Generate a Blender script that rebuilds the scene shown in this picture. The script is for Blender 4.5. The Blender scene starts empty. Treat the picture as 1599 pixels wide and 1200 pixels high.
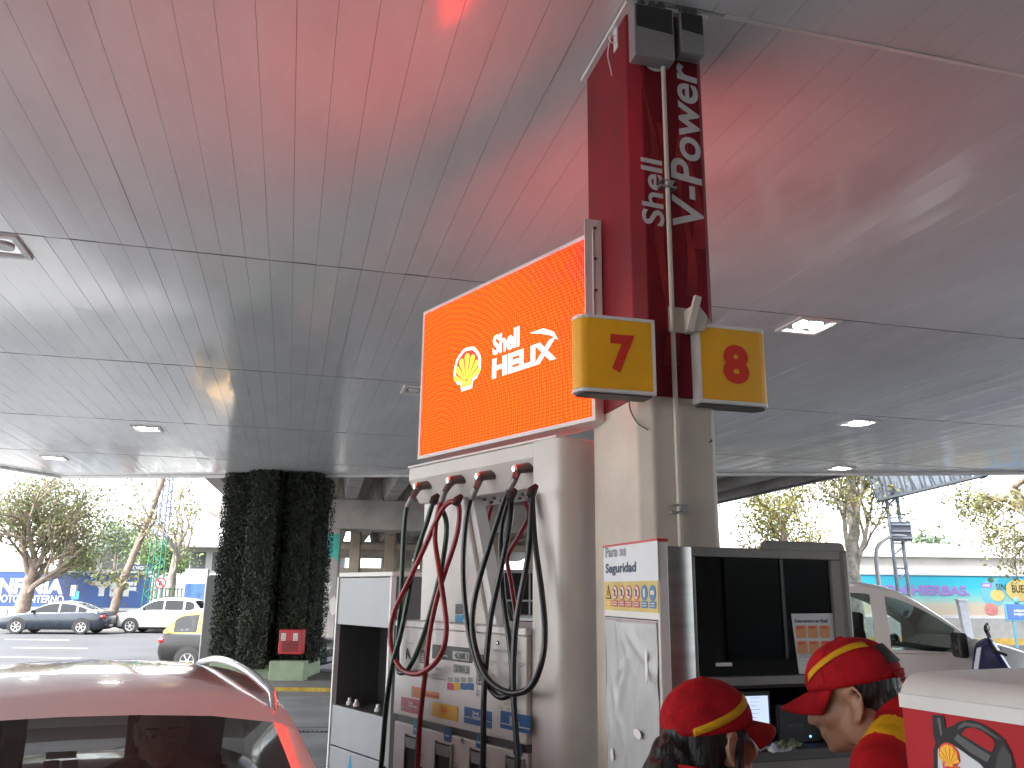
import bpy, bmesh, math, random
import numpy as np
from mathutils import Vector, Matrix, noise
random.seed(7)
D = bpy.data; SC = bpy.context.scene; COL = SC.collection
R = math.radians

# ------------------------------------------------------------------ camera
CAM_H = 1.8; FPX = 1300.0; PITCH = math.atan(325/1300); ROLL = 0.012
cd = D.cameras.new('camera'); cd.sensor_width = 36; cd.lens = 36*FPX/1599; cd.clip_start = 0.05; cd.clip_end = 2000
cam = D.objects.new('camera', cd); COL.objects.link(cam); SC.camera = cam
fw = np.array([0, math.cos(PITCH), math.sin(PITCH)]); up0 = np.array([0, -math.sin(PITCH), math.cos(PITCH)]); r0 = np.array([1., 0, 0])
rt = math.cos(ROLL)*r0+math.sin(ROLL)*up0; up = -math.sin(ROLL)*r0+math.cos(ROLL)*up0
cam.matrix_world = Matrix(((rt[0], up[0], -fw[0], 0), (rt[1], up[1], -fw[1], 0), (rt[2], up[2], -fw[2], CAM_H), (0, 0, 0, 1)))

# ------------------------------------------------------------------ sky, sun, exposure
SUN_EL, SUN_ROT = R(50), R(-128)
w = D.worlds.new('World'); SC.world = w; w.use_nodes = True
nt = w.node_tree; nt.nodes.clear()
sky = nt.nodes.new('ShaderNodeTexSky'); sky.sky_type = 'NISHITA'; sky.sun_disc = False
sky.sun_elevation = SUN_EL; sky.sun_rotation = SUN_ROT; sky.air_density = 1.0; sky.dust_density = 2.0; sky.ozone_density = 1.0
hs = nt.nodes.new('ShaderNodeHueSaturation'); hs.inputs['Saturation'].default_value = 0.35
bg = nt.nodes.new('ShaderNodeBackground'); bg.inputs['Strength'].default_value = 0.12
wo = nt.nodes.new('ShaderNodeOutputWorld')
nt.links.new(sky.outputs[0], hs.inputs['Color']); nt.links.new(hs.outputs[0], bg.inputs[0]); nt.links.new(bg.outputs[0], wo.inputs[0])
sl = D.lights.new('sun', 'SUN'); sl.energy = 1.5; sl.angle = R(14); sl.color = (1, .97, .92)
so = D.objects.new('sun', sl); COL.objects.link(so)
sv = Vector((math.sin(SUN_ROT)*math.cos(SUN_EL), math.cos(SUN_ROT)*math.cos(SUN_EL), math.sin(SUN_EL)))
so.rotation_euler = sv.to_track_quat('Z', 'Y').to_euler(); so.location = (0, 0, 60)
vs = SC.view_settings; vs.view_transform = 'Standard'; vs.look = 'None'; vs.gamma = 1; vs.exposure = 3.15; vs.use_curve_mapping = False
SC.cycles.max_bounces = 10; SC.cycles.diffuse_bounces = 5; SC.cycles.glossy_bounces = 5; SC.cycles.transparent_max_bounces = 16
SC.cycles.sample_clamp_indirect = 6

# ------------------------------------------------------------------ measuring: a photo pixel and one known distance or height give a place
CP = np.array([0, 0, CAM_H])
def ray(x, y): return fw+(x-799.5)/FPX*rt+(600-y)/FPX*up
def aty(x, y, d): r = ray(x, y); return Vector(CP+r*(d/r[1]))
def atz(x, y, z): r = ray(x, y); return Vector(CP+r*((z-CAM_H)/r[2]))
def pxof(p):
    q = np.array(p)-CP; d = q@fw; return 799.5+FPX*(q@rt)/d, 600-FPX*(q@up)/d, d
class Fr:                                   # a thing's upright frame: origin, x along its face, y into it
    def __init__(s, o, ang):
        s.o = np.array((o[0], o[1], 0.)); s.ang = ang; c, n = math.cos(ang), math.sin(ang); s.x = np.array([c, n, 0]); s.y = np.array([-n, c, 0])
    def loc(s, a, b, off=0):
        r = ray(a, b); t = ((s.o+s.y*off-CP)@s.y)/(r@s.y); q = CP+r*t-s.o; return Vector((q@s.x, q@s.y, q[2]))
    def locx(s, a, b, off=0):
        r = ray(a, b); t = ((s.o+s.x*off-CP)@s.x)/(r@s.x); q = CP+r*t-s.o; return Vector((q@s.x, q@s.y, q[2]))
    def w(s, x, y, z=0): p = s.o+s.x*x+s.y*y; return Vector((p[0], p[1], z))
    def inv(s, p): q = np.array((p[0], p[1], 0))-s.o; return Vector((q@s.x, q@s.y, p[2]))

# ------------------------------------------------------------------ materials
MATS = {}
def mat(name, col, rough=.5, metal=0, var=.12, vscale=4, bump=0, bscale=30, coat=0, emit=None, es=1, spec=.5, col2=None, stretch=None, sub=0):
    if name in MATS: return MATS[name]
    m = D.materials.new(name); m.use_nodes = True; n = m.node_tree.nodes; l = m.node_tree.links
    b = n['Principled BSDF']; b.inputs['Roughness'].default_value = rough; b.inputs['Metallic'].default_value = metal
    b.inputs['Coat Weight'].default_value = coat; b.inputs['Specular IOR Level'].default_value = spec
    tc = n.new('ShaderNodeTexCoord'); src = tc.outputs['Object']
    if stretch:
        mp = n.new('ShaderNodeMapping'); mp.inputs['Scale'].default_value = stretch; l.new(src, mp.inputs[0]); src = mp.outputs[0]
    if var > 0:
        t = n.new('ShaderNodeTexNoise'); t.inputs['Scale'].default_value = vscale; t.inputs['Detail'].default_value = 6; t.inputs['Roughness'].default_value = .65
        l.new(src, t.inputs['Vector'])
        cr = n.new('ShaderNodeValToRGB'); e = cr.color_ramp.elements
        c2 = col2 or tuple(c*(1-2.2*var) for c in col)
        e[0].position = .3; e[0].color = (*[max(0, c) for c in c2], 1); e[1].position = .68; e[1].color = (*[min(1, c*(1+var*.4)) for c in col], 1)
        l.new(t.outputs['Fac'], cr.inputs[0]); l.new(cr.outputs[0], b.inputs['Base Color'])
        mr = n.new('ShaderNodeMapRange'); mr.inputs['To Min'].default_value = max(0, rough-.08); mr.inputs['To Max'].default_value = min(1, rough+.1)
        l.new(t.outputs['Fac'], mr.inputs[0]); l.new(mr.outputs[0], b.inputs['Roughness'])
    else: b.inputs['Base Color'].default_value = (*col, 1)
    if bump:
        t2 = n.new('ShaderNodeTexNoise'); t2.inputs['Scale'].default_value = bscale; t2.inputs['Detail'].default_value = 5; l.new(src, t2.inputs['Vector'])
        bp = n.new('ShaderNodeBump'); bp.inputs['Strength'].default_value = bump; bp.inputs['Distance'].default_value = .02; l.new(t2.outputs['Fac'], bp.inputs['Height']); l.new(bp.outputs[0], b.inputs['Normal'])
    if emit: b.inputs['Emission Color'].default_value = (*emit, 1); b.inputs['Emission Strength'].default_value = es
    if sub: b.inputs['Subsurface Weight'].default_value = sub; b.inputs['Subsurface Radius'].default_value = (.012, .005, .003); b.inputs['Subsurface Scale'].default_value = 1
    MATS[name] = m; return m
def glass(name, tint=(.5, .55, .55), rough=.02, ior=1.5, wav=.03):
    if name in MATS: return MATS[name]
    m = D.materials.new(name); m.use_nodes = True; n = m.node_tree.nodes; l = m.node_tree.links; n.clear()
    o = n.new('ShaderNodeOutputMaterial'); mx = n.new('ShaderNodeMixShader'); t = n.new('ShaderNodeBsdfTransparent'); g = n.new('ShaderNodeBsdfGlossy'); f = n.new('ShaderNodeFresnel')
    f.inputs['IOR'].default_value = ior; t.inputs[0].default_value = (*tint, 1); g.inputs['Roughness'].default_value = rough; g.inputs[0].default_value = (.95, .97, .97, 1)
    tx = n.new('ShaderNodeTexNoise'); tx.inputs['Scale'].default_value = 9; bp = n.new('ShaderNodeBump'); bp.inputs['Strength'].default_value = wav; bp.inputs['Distance'].default_value = .01
    l.new(tx.outputs['Fac'], bp.inputs['Height']); l.new(bp.outputs[0], g.inputs['Normal'])
    l.new(f.outputs[0], mx.inputs[0]); l.new(t.outputs[0], mx.inputs[1]); l.new(g.outputs[0], mx.inputs[2]); l.new(mx.outputs[0], o.inputs[0]); MATS[name] = m; return m
def leafmat(name, col, tr=.35):
    if name in MATS: return MATS[name]
    m = D.materials.new(name); m.use_nodes = True; n = m.node_tree.nodes; l = m.node_tree.links; n.clear()
    o = n.new('ShaderNodeOutputMaterial'); mx = n.new('ShaderNodeMixShader'); d = n.new('ShaderNodeBsdfPrincipled'); t = n.new('ShaderNodeBsdfTranslucent')
    tc = n.new('ShaderNodeTexCoord'); ns = n.new('ShaderNodeTexNoise'); ns.inputs['Scale'].default_value = 3.; l.new(tc.outputs['Object'], ns.inputs['Vector'])
    cr = n.new('ShaderNodeValToRGB'); cr.color_ramp.elements[0].color = (*[c*.6 for c in col], 1); cr.color_ramp.elements[1].color = (*[c*1.3 for c in col], 1)
    cr.color_ramp.elements[0].position = .3; cr.color_ramp.elements[1].position = .7
    l.new(ns.outputs['Fac'], cr.inputs[0]); l.new(cr.outputs[0], d.inputs['Base Color']); l.new(cr.outputs[0], t.inputs[0]); d.inputs['Roughness'].default_value = .55
    mx.inputs[0].default_value = tr; l.new(d.outputs[0], mx.inputs[1]); l.new(t.outputs[0], mx.inputs[2]); l.new(mx.outputs[0], o.inputs[0]); MATS[name] = m; return m

# ------------------------------------------------------------------ mesh building
def lin(a, b, n): return [a+(b-a)*i/(n-1) for i in range(n)]
class MB:
    def __init__(s): s.v = []; s.f = []; s.mi = []
    def add(s, vs, fs, mi=0, M=None):
        k = len(s.v); s.v += [tuple(M@Vector(p)) if M is not None else tuple(p) for p in vs]
        s.f += [tuple(i+k for i in f) for f in fs]; s.mi += [mi]*len(fs); return s
    def box(s, x0, x1, y0, y1, z0, z1, mi=0, M=None):
        v = [(x0, y0, z0), (x1, y0, z0), (x1, y1, z0), (x0, y1, z0), (x0, y0, z1), (x1, y0, z1), (x1, y1, z1), (x0, y1, z1)]
        return s.add(v, [(0, 3, 2, 1), (4, 5, 6, 7), (0, 1, 5, 4), (1, 2, 6, 5), (2, 3, 7, 6), (3, 0, 4, 7)], mi, M)
    def quad(s, a, b, c, d, mi=0): return s.add([a, b, c, d], [(0, 1, 2, 3)], mi)
    def prism(s, poly, a, b, axis='y', mi=0, M=None):      # polygon in the two other axes (xz for y, xy for z, yz for x), extruded from a to b
        n = len(poly)
        def P(p, t): return (p[0], t, p[1]) if axis == 'y' else (p[0], p[1], t) if axis == 'z' else (t, p[0], p[1])
        v = [P(p, a) for p in poly]+[P(p, b) for p in poly]
        ar = sum(poly[i][0]*poly[(i+1) % n][1]-poly[(i+1) % n][0]*poly[i][1] for i in range(n))
        flip = (ar > 0) == (axis in 'zx'); flip = flip if b > a else not flip
        f = [tuple(range(n)), tuple(range(2*n-1, n-1, -1))]+[(i, i+n, (i+1) % n+n, (i+1) % n) for i in range(n)]
        if flip: f = [tuple(reversed(q)) for q in f]
        return s.add(v, f, mi, M)
    def tube(s, pts, r, n=8, mi=0, M=None, cap=True):
        pts = [Vector(p) for p in pts]; k = len(pts); rr = r if isinstance(r, (list, tuple)) else [r]*k
        vs = []; fs = []; u = None
        for i, p in enumerate(pts):
            t = (pts[min(i+1, k-1)]-pts[max(i-1, 0)])
            t = t.normalized() if t.length > 1e-9 else Vector((0, 0, 1))
            if u is None: u = t.orthogonal().normalized()
            u = (u-t*u.dot(t)); u = u.normalized() if u.length > 1e-6 else t.orthogonal().normalized(); b = t.cross(u)
            vs += [tuple(p+(u*math.cos(2*math.pi*j/n)+b*math.sin(2*math.pi*j/n))*rr[i]) for j in range(n)]
        for i in range(k-1):
            for j in range(n): fs.append((i*n+j, i*n+(j+1) % n, (i+1)*n+(j+1) % n, (i+1)*n+j))
        if cap: fs += [tuple(range(n-1, -1, -1)), tuple((k-1)*n+j for j in range(n))]
        return s.add(vs, fs, mi, M)
    def cyl(s, a, b, r, r2=None, n=16, mi=0, M=None): return s.tube([a, b], [r, r if r2 is None else r2], n, mi, M)
    def lathe(s, prof, n=20, mi=0, M=None):
        vs = []; fs = []; k = len(prof)
        for (r, z) in prof: vs += [(r*math.cos(2*math.pi*j/n), r*math.sin(2*math.pi*j/n), z) for j in range(n)]
        for i in range(k-1):
            for j in range(n): fs.append((i*n+j, i*n+(j+1) % n, (i+1)*n+(j+1) % n, (i+1)*n+j))
        return s.add(vs, fs, mi, M)
    def ell(s, c, r, nu=16, nv=10, mi=0, M=None):
        vs = [(c[0], c[1], c[2]-r[2])]; fs = []
        for i in range(1, nv):
            th = -math.pi/2+math.pi*i/nv
            vs += [(c[0]+r[0]*math.cos(th)*math.cos(2*math.pi*j/nu), c[1]+r[1]*math.cos(th)*math.sin(2*math.pi*j/nu), c[2]+r[2]*math.sin(th)) for j in range(nu)]
        vs.append((c[0], c[1], c[2]+r[2])); T = len(vs)-1
        for j in range(nu):
            fs.append((0, 1+(j+1) % nu, 1+j)); fs.append((T, T-nu+j, T-nu+(j+1) % nu))
        for i in range(nv-2):
            for j in range(nu): fs.append((1+i*nu+j, 1+i*nu+(j+1) % nu, 1+(i+1)*nu+(j+1) % nu, 1+(i+1)*nu+j))
        return s.add(vs, fs, mi, M)
    def cap(s, a, b, ra, rb, n=14, mi=0):                  # tapered limb with round ends
        a = Vector(a); b = Vector(b); t = (b-a).normalized(); pts = []; rs = []
        for k in range(4): q = math.pi/2*(1-k/4); pts.append(a-t*ra*math.sin(q)); rs.append(max(.001, ra*math.cos(q)))
        pts.append(a); rs.append(ra); pts.append(b); rs.append(rb)
        for k in range(1, 5): q = math.pi/2*k/4; pts.append(b+t*rb*math.sin(q)); rs.append(max(.001, rb*math.cos(q)))
        return s.tube(pts, rs, n, mi)
    def mesh(s, name):
        me = D.meshes.new(name); me.from_pydata(s.v, [], s.f); me.update(); return me
    def build(s, name, mats, parent=None, smooth=0, bevel=0, seg=2, M=None):
        me = s.mesh(name); mats = mats if isinstance(mats, (list, tuple)) else [mats]
        for m in mats: me.materials.append(m)
        me.polygons.foreach_set('material_index', s.mi)
        if smooth:
            me.polygons.foreach_set('use_smooth', [True]*len(s.f)); me.set_sharp_from_angle(angle=R(smooth))
        o = D.objects.new(name, me); COL.objects.link(o)
        if parent is not None: o.parent = parent
        if M is not None: o.matrix_local = M
        if bevel:
            bv = o.modifiers.new('bevel', 'BEVEL'); bv.width = bevel; bv.segments = seg; bv.limit_method = 'ANGLE'; bv.angle_limit = R(40)
            if smooth == 0: me.polygons.foreach_set('use_smooth', [False]*len(s.f))
        return o
def tag(o, label, cat, group=None, kind=None):
    o['label'] = label; o['category'] = cat
    if group: o['group'] = group
    if kind: o['kind'] = kind
    return o
def thing(name, label, cat, loc=(0, 0, 0), rot=0, group=None):
    o = D.objects.new(name, None); COL.objects.link(o); o.empty_display_size = .2
    o.location = loc; o.rotation_euler = (0, 0, rot); return tag(o, label, cat, group)
def struct(o): o['kind'] = 'structure'; return o
def bx(name, m, parent, x0, x1, y0, y1, z0, z1, bevel=0, **k): return MB().box(x0, x1, y0, y1, z0, z1).build(name, m, parent, bevel=bevel, **k)
def smooth_pts(pts, n=6):                                  # Catmull-Rom through the points
    P = [Vector(p) for p in pts]; P = [P[0]*2-P[1]]+P+[P[-1]*2-P[-2]]; out = []
    for i in range(1, len(P)-2):
        for j in range(n):
            t = j/n; a, b, c, d = P[i-1:i+3]
            out.append(.5*((2*b)+(c-a)*t+(2*a-5*b+4*c-d)*t*t+(3*b-a-3*c+d)*t**3))
    out.append(P[-2]); return out
def text(name, s, m, parent, x0, z0, wd, ht, y, bold=.0, shear=0, M=None, keep=False, depth=0):   # lettering in the parent's xz plane, facing -y, fitted to a box
    cu = D.curves.new(name, 'FONT'); cu.body = s; cu.offset = bold; cu.shear = shear; cu.resolution_u = 4; cu.align_x = 'LEFT'; cu.space_line = .8; cu.extrude = 0
    t = D.objects.new('tmp', cu); COL.objects.link(t); dg = bpy.context.evaluated_depsgraph_get()
    me = D.meshes.new_from_object(t.evaluated_get(dg)); D.objects.remove(t); D.curves.remove(cu); me.name = name
    xs = [v.co.x for v in me.vertices]; ys = [v.co.y for v in me.vertices]
    a, b, c, d = min(xs), max(xs), min(ys), max(ys); kx = wd/(b-a); kz = ht/(d-c)
    if keep: kx = kz = min(kx, kz)
    for v in me.vertices: v.co = Vector((x0+(v.co.x-a)*kx, y, z0+(v.co.y-c)*kz))
    me.materials.clear(); me.materials.append(m); o = D.objects.new(name, me); COL.objects.link(o); o.parent = parent
    if M is not None: o.matrix_local = M
    return o
def flat(name, poly, y, m, parent, th=.0015, M=None): o = MB().prism(poly, y, y+th).build(name, m, parent); 
def plate(name, poly, y, m, parent, th=.0015, M=None):
    o = MB().prism(poly, y, y+th).build(name, m, parent)
    if M is not None: o.matrix_local = M
    return o
def rrect(x0, x1, z0, z1, r=.01, n=4):
    out = []
    for cx, cz, a in ((x1-r, z0+r, -90), (x1-r, z1-r, 0), (x0+r, z1-r, 90), (x0+r, z0+r, 180)):
        out += [(cx+r*math.cos(R(a+90*i/n)), cz+r*math.sin(R(a+90*i/n))) for i in range(n+1)]
    return out
def disc(cx, cz, r, n=20, rz=None): rz = rz or r; return [(cx+r*math.cos(2*math.pi*i/n), cz+rz*math.sin(2*math.pi*i/n)) for i in range(n)]
def remeshed(mb, voxel, it=4, name='body'):
    me = mb.mesh('tmp'); o = D.objects.new('tmp', me); COL.objects.link(o)
    r = o.modifiers.new('r', 'REMESH'); r.mode = 'VOXEL'; r.voxel_size = voxel; r.use_smooth_shade = True
    if it: s = o.modifiers.new('s', 'SMOOTH'); s.factor = .5; s.iterations = it
    dg = bpy.context.evaluated_depsgraph_get(); m2 = D.meshes.new_from_object(o.evaluated_get(dg)); D.objects.remove(o); D.meshes.remove(me)
    m2.name = name; m2.polygons.foreach_set('use_smooth', [True]*len(m2.polygons)); return m2
def obj(name, me, mats, parent=None):
    me.materials.clear()
    for m in (mats if isinstance(mats, (list, tuple)) else [mats]): me.materials.append(m)
    o = D.objects.new(name, me); COL.objects.link(o); o.parent = parent; return o
# ------------------------------------------------------------------ shared materials
M_conc = mat('concrete', (.42, .39, .35), .85, var=.16, vscale=1.2, bump=.25, bscale=20)
M_concw = mat('painted_concrete', (.60, .535, .46), .7, var=.1, vscale=2.5, bump=.12, bscale=25)
M_bridge = mat('bridge_concrete', (.36, .33, .31), .9, var=.2, vscale=.5, bump=.2, bscale=6)
M_pale = mat('pale_concrete', (.55, .52, .48), .9, var=.15, vscale=.3, bump=.15, bscale=4)
M_fore = mat('forecourt_concrete', (.34, .345, .35), .62, var=.25, vscale=.7, bump=.15, bscale=40)
M_asph = mat('asphalt', (.072, .075, .082), .85, var=.15, vscale=.4, bump=.3, bscale=60)
M_earth = mat('earth', (.12, .115, .10), .95, var=.2, vscale=.1)
M_pave = mat('paving', (.25, .24, .22), .85, var=.15, vscale=1.5, bump=.2, bscale=30)
M_white = mat('white_paint', (.74, .73, .71), .45, var=.06, vscale=3)
M_line = mat('road_line', (.7, .7, .68), .7, var=.2, vscale=8)
M_yel = mat('yellow_paint', (.62, .42, .06), .6, var=.2, vscale=8)
M_black = mat('black_plastic', (.015, .015, .017), .4, var=.15, vscale=10)
M_rubber = mat('rubber', (.018, .018, .018), .7, var=.2, vscale=20)
M_chrome = mat('chrome', (.75, .75, .76), .18, 1, var=.08, vscale=20)
M_alu = mat('brushed_aluminium', (.48, .48, .48), .38, .9, var=.12, vscale=3, stretch=(1, 1, 12))
M_grey = mat('grey_metal', (.28, .28, .28), .45, .3, var=.1, vscale=4)
M_dgrey = mat('dark_grey_metal', (.085, .085, .085), .5, .1, var=.15, vscale=3)
M_cream = mat('cream_enamel', (.62, .59, .56), .35, var=.06, vscale=2, coat=.15)
M_soff = mat('soffit_paint', (.68, .69, .69), .10, 0, var=.05, vscale=.8, spec=1.0, bump=.15, bscale=1.3, stretch=(3.2, 1.1, 1))
M_dark = mat('dark_void', (.03, .03, .03), .8, var=.1)
M_redp = mat('red_paint', (.5, .025, .03), .4, var=.1, vscale=4)
M_orange = mat('sign_orange', (.92, .44, .012), .4, var=.08, vscale=3)
M_numred = mat('number_red', (.72, .035, .018), .45, var=.1, vscale=6)

# ------------------------------------------------------------------ ground
ST = -.3
struct(MB().box(-700, 700, -500, 900, ST-1, ST-.012).build('ground', M_earth))
struct(MB().box(-130, 130, 19.2, 43.2, ST-.2, ST).build('road', M_asph))
ro = D.objects['road']
for row, (yy, off) in enumerate(((22.6, 0), (26.5, 3), (30.6, 1.2), (35.2, 4.4))):
    for k in range(-9, 5):
        x = k*6.2+off
        bx('lane_dash', M_line, ro, x, x+2.6, yy, yy+.14, ST+.004, ST+.010)
fc = struct(MB().box(-60, 60, -40, 19.05, ST-.5, 0).build('forecourt', M_fore))
struct(bx('kerb', M_pave, None, -60, 60, 19.052, 19.19, ST-.4, .03, bevel=.02))
struct(bx('pavement', M_pave, None, -130, 130, 43.21, 60, ST-.2, ST+.14, bevel=.03))
# expansion joints of the forecourt slabs
for k in range(-4, 4):
    bx('slab_joint', M_dark, fc, k*4.5, k*4.5+.012, -4, 18.9, .0015, .004)
for k in range(0, 4):
    bx('slab_joint', M_dark, fc, -18, 15, k*5+2, k*5+2.012, .0015, .004)
dr = atz(490, 1143, 0)
g = thing('drain_grate', 'dark slotted drain grate set in the forecourt left of the grey cabinet', 'drain', dr)
bx('frame', M_dark, g, -.5, .5, -.06, .06, .001, .006)
for k in range(16): bx('slat', M_grey, g, -.48+k*.06, -.45+k*.06, -.05, .05, .006, .012)

# island with yellow kerb under the planted column
isl = atz(440, 1076, 0)
p = struct(MB().prism(rrect(isl.x-2.6, isl.x+3.2, isl.y-.9, isl.y+1.9, .4), -.1, .12, 'z').build('column_island', M_pave, bevel=.02))
bx('kerb_stripe', M_yel, p, isl.x-2.2, isl.x+2.8, isl.y-.907, isl.y-.899, .06, .125)

# ------------------------------------------------------------------ petrol canopy: soffit panels in strips
AX = R(14.5); CF = Fr((0, 0), AX); HS = 4.16
def yfar(x):                                 # outline of the soffit in the canopy's own frame
    def cut(p, q):
        a, b = CF.inv(p), CF.inv(q); return a.y+(b.y-a.y)*(x-a.x)/(b.x-a.x)
    f = cut((-9.85, 18.19, 0), (9.86, 15.9, 0)); xl = CF.inv((-9.85, 18.19, 0)).x
    return f if x > xl else cut((-9.85, 18.19, 0), (-10.36, 16.80, 0))
can = thing('petrol_canopy', 'low canopy ceiling of glossy white metal strips over the whole forecourt', 'canopy', (0, 0, 0), AX)
PW = .168; SEAMS = [-24.7, -21.3, -17.8, -14.4, -11.0, -7.6, -4.15, -.73, 2.70, 6.02, 9.41, 12.9, 16.4, 30]  # rearmost rows lie unseen behind the camera, added to shade reflected ground
cells = []
for i in range(-70, 84):
    x0 = i*PW+.03; x1 = x0+PW; xc = (x0+x1)/2; ym = yfar(xc)
    for a, b in zip(SEAMS, SEAMS[1:]):
        b = min(b, ym)
        if b-a < .05: continue
        cx = CF.w(xc, (max(a, .3)+b)/2, HS); u = pxof(cx); vis = u[2] > .3 and -100 < u[0] < 1700 and -150 < u[1] < 760
        cells.append((-(b-a)/max(u[2], .3)**2 if vis else 1, x0, x1, a, b))
cells.sort(key=lambda c: c[0])
rest = MB()
def soffit(mb, x0, x1, a, b, ox=0, oy=0):
    t = random.uniform(-.0010, .0010); q = random.uniform(-.0012, .0012); e = .0009
    n = max(2, int((b-a)/.55)); ys = lin(a+.007, b-.007, n+1); k = [random.uniform(-.0013, .0013) for _ in ys]
    v = []
    for j, y in enumerate(ys): v += [(x0+e-ox, y-oy, HS+t+k[j]), (x0+PW*.5-ox, y-oy, HS+k[j]*1.5+q), (x1-e-ox, y-oy, HS-t+k[j])]
    m = len(v); v += [(p[0], p[1], HS+.02) for p in v]
    f = []
    for j in range(len(ys)-1):
        for s in (0, 1): i = j*3+s; f.append((i, i+3, i+4, i+1))
        for s in (0, 2): i = j*3+s; f.append((i, i+m, i+3+m, i+3) if s == 0 else (i, i+3, i+3+m, i+m))
    f += [(0, 1, 1+m, m), (1, 2, 2+m, 1+m)]; j = m-3; f += [(j, j+m, j+1+m, j+1), (j+1, j+1+m, j+2+m, j+2)]
    mb.add(v, f)
for k, (pr, x0, x1, a, b) in enumerate(cells):
    if k < 300: 
        mb = MB(); soffit(mb, x0, x1, a, b); o = mb.build('soffit_panel', M_soff, can, smooth=30)
    else: soffit(rest, x0, x1, a, b)
rp = rest.build('soffit_panels', M_soff, can, smooth=30); rp['kind'] = 'stuff'
xL, xR = -70*PW+.03, 84*PW+.03
bx('roof_deck', M_dark, can, xL-.1, xR+.0, -24.9, 11.8, HS+.06, HS+.45)
mb = MB(); xs = lin(xL, xR, 60)
mb.prism([(x, yfar(x)+.02) for x in xs]+[(xR, 11.81), (xL, 11.81)], HS+.055, HS+.44, 'z').build('roof_edge', M_dark, can)
# edge trim, white strip under a grey fascia
cc = CF.inv((-9.85, 18.19, 0)); ed = [(xL, yfar(xL)), (cc.x, cc.y), (xR, yfar(xR))]
for (a, b) in zip(ed, ed[1:]):
    d = Vector((b[0]-a[0], b[1]-a[1], 0)); L = d.length; ang = math.atan2(d.y, d.x)
    Mx = Matrix.Translation((a[0], a[1], 0))@Matrix.Rotation(ang, 4, 'Z')
    o = MB().box(0, L, -.02, .10, HS-.055, HS-.003).build('edge_trim', M_white, can, bevel=.006); o.matrix_local = Mx
    o = MB().box(0, L, .02, .12, HS+.0, HS+.55).build('fascia', M_white, can); o.matrix_local = Mx
# metal cover strips over the cross seams
for y in SEAMS[7:-1]:
    pass
for y, x0, x1 in ((2.70, 1.6, xR), (2.72, xL, .9)):
    MB().box(x0, x1, y-.010, y+.010, HS-.006, HS-.002).build('cover_strip', M_white, can)
for y in (6.02, 9.41, 12.9, 16.4):
    MB().box(-9.4 if y > 16 else xL, 3.2 if y > 16 else xR, y-.0045, y+.0045, HS-.003, HS+.002).build('cover_strip', M_grey, can)

# recessed floodlights
M_lamp = mat('lamp_lens', (.9, .9, .9), .3, emit=(1, .96, .88), es=7, var=0)
for (u, v, lb) in ((1262, 508, 'lit square ceiling floodlight nearest the number 8 sign'), (1340, 660, 'lit ceiling floodlight further back right of the number 8 sign'), (1312, 731, 'small lit floodlight at the far right canopy edge'),
                   (85, 715, 'small lit ceiling floodlight at the far left canopy edge'), (230, 669, 'ceiling floodlight left of the planted column reflection'), (-12, 381, 'square ceiling floodlight at the left border of the picture'), (656, 609, 'ceiling floodlight half hidden behind the lit screen')):
    q = CF.inv(atz(u, v, HS)); t = thing('ceiling_floodlight', lb, 'ceiling light', CF.w(q.x, q.y, HS), AX, 'recessed floodlights in the canopy ceiling')
    for a, b, c, d in ((-.21, .21, -.21, -.17), (-.21, .21, .17, .21), (-.21, -.17, -.17, .17), (.17, .21, -.17, .17)): bx('frame', M_white, t, a, b, c, d, -.02, -.003)
    bx('backing', M_chrome, t, -.17, .17, -.17, .17, -.006, -.004)
    for s in (-1, 1): MB().prism(disc(s*.078, 0, .065, 16), -.022, -.008, 'z').build('lens', M_lamp if u not in (-12, 656) else M_white, t)
lo = D.lights.new('flood', 'AREA')
D.lights.remove(lo)

# ------------------------------------------------------------------ highway bridge over the canopy
br = thing('highway_bridge', 'grey concrete highway bridge on girders passing over the canopy', 'bridge', (0, 0, 0), R(12))
bx('deck', M_bridge, br, -5.4, 18.3, -60, 90, 7.75, 8.3)
for s, x in ((0, -5.55), (1, 18.0)): bx('parapet', M_pale, br, x, x+.4, -60, 90, 7.4, 9.2)
for k in range(13):
    x = -4.7+k*1.85
    MB().prism([(x-.28, 6.0), (x+.28, 6.0), (x+.62, 7.74), (x-.62, 7.74)], -60, 90).build('girder', M_bridge, br)
for x in (17.8,): MB().prism([(x-.2, 6.0), (x+.25, 6.0), (x+.25, 7.74), (x-.3, 7.74)], -60, 90).build('girder', M_bridge, br)
for y in (40.4, 76):
    MB().prism([(-5.6, 5.2), (-4.4, 4.6), (17.2, 4.6), (18.2, 5.2), (18.2, 5.99), (-5.6, 5.99)], y, y+1.8).build('pier_cap', M_bridge, br, bevel=.04)
    for x in (-2.2, 4.6, 12.2): MB().prism(rrect(x, x+2.7, y+.1, y+1.7, .12), ST-.2, 4.62, 'z').build('pier', M_bridge, br)
M_teal = mat('flaking_teal_paint', (.05, .38, .32), .6, var=.2, vscale=3)
random.seed(3); jag = [(-2.15+i*.17, 3.25+random.uniform(-.28, .22)) for i in range(16)]
plate('mural_paint', jag+[(.45, 4.35), (-2.15, 4.35)], 40.49, M_teal, br, th=.006)
for (a, b, c) in ((1.2, .35, 1.1), (.9, -.05, 2.0)):
    random.seed(int(a*10)); plate('flaking_patch', [(b+.32*math.cos(t)*random.uniform(.5, 1), c+.5*math.sin(t)*random.uniform(.4, 1)) for t in lin(0, 6.0, 12)], 40.49, M_pale, br, th=.005)
random.seed(11)
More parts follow.
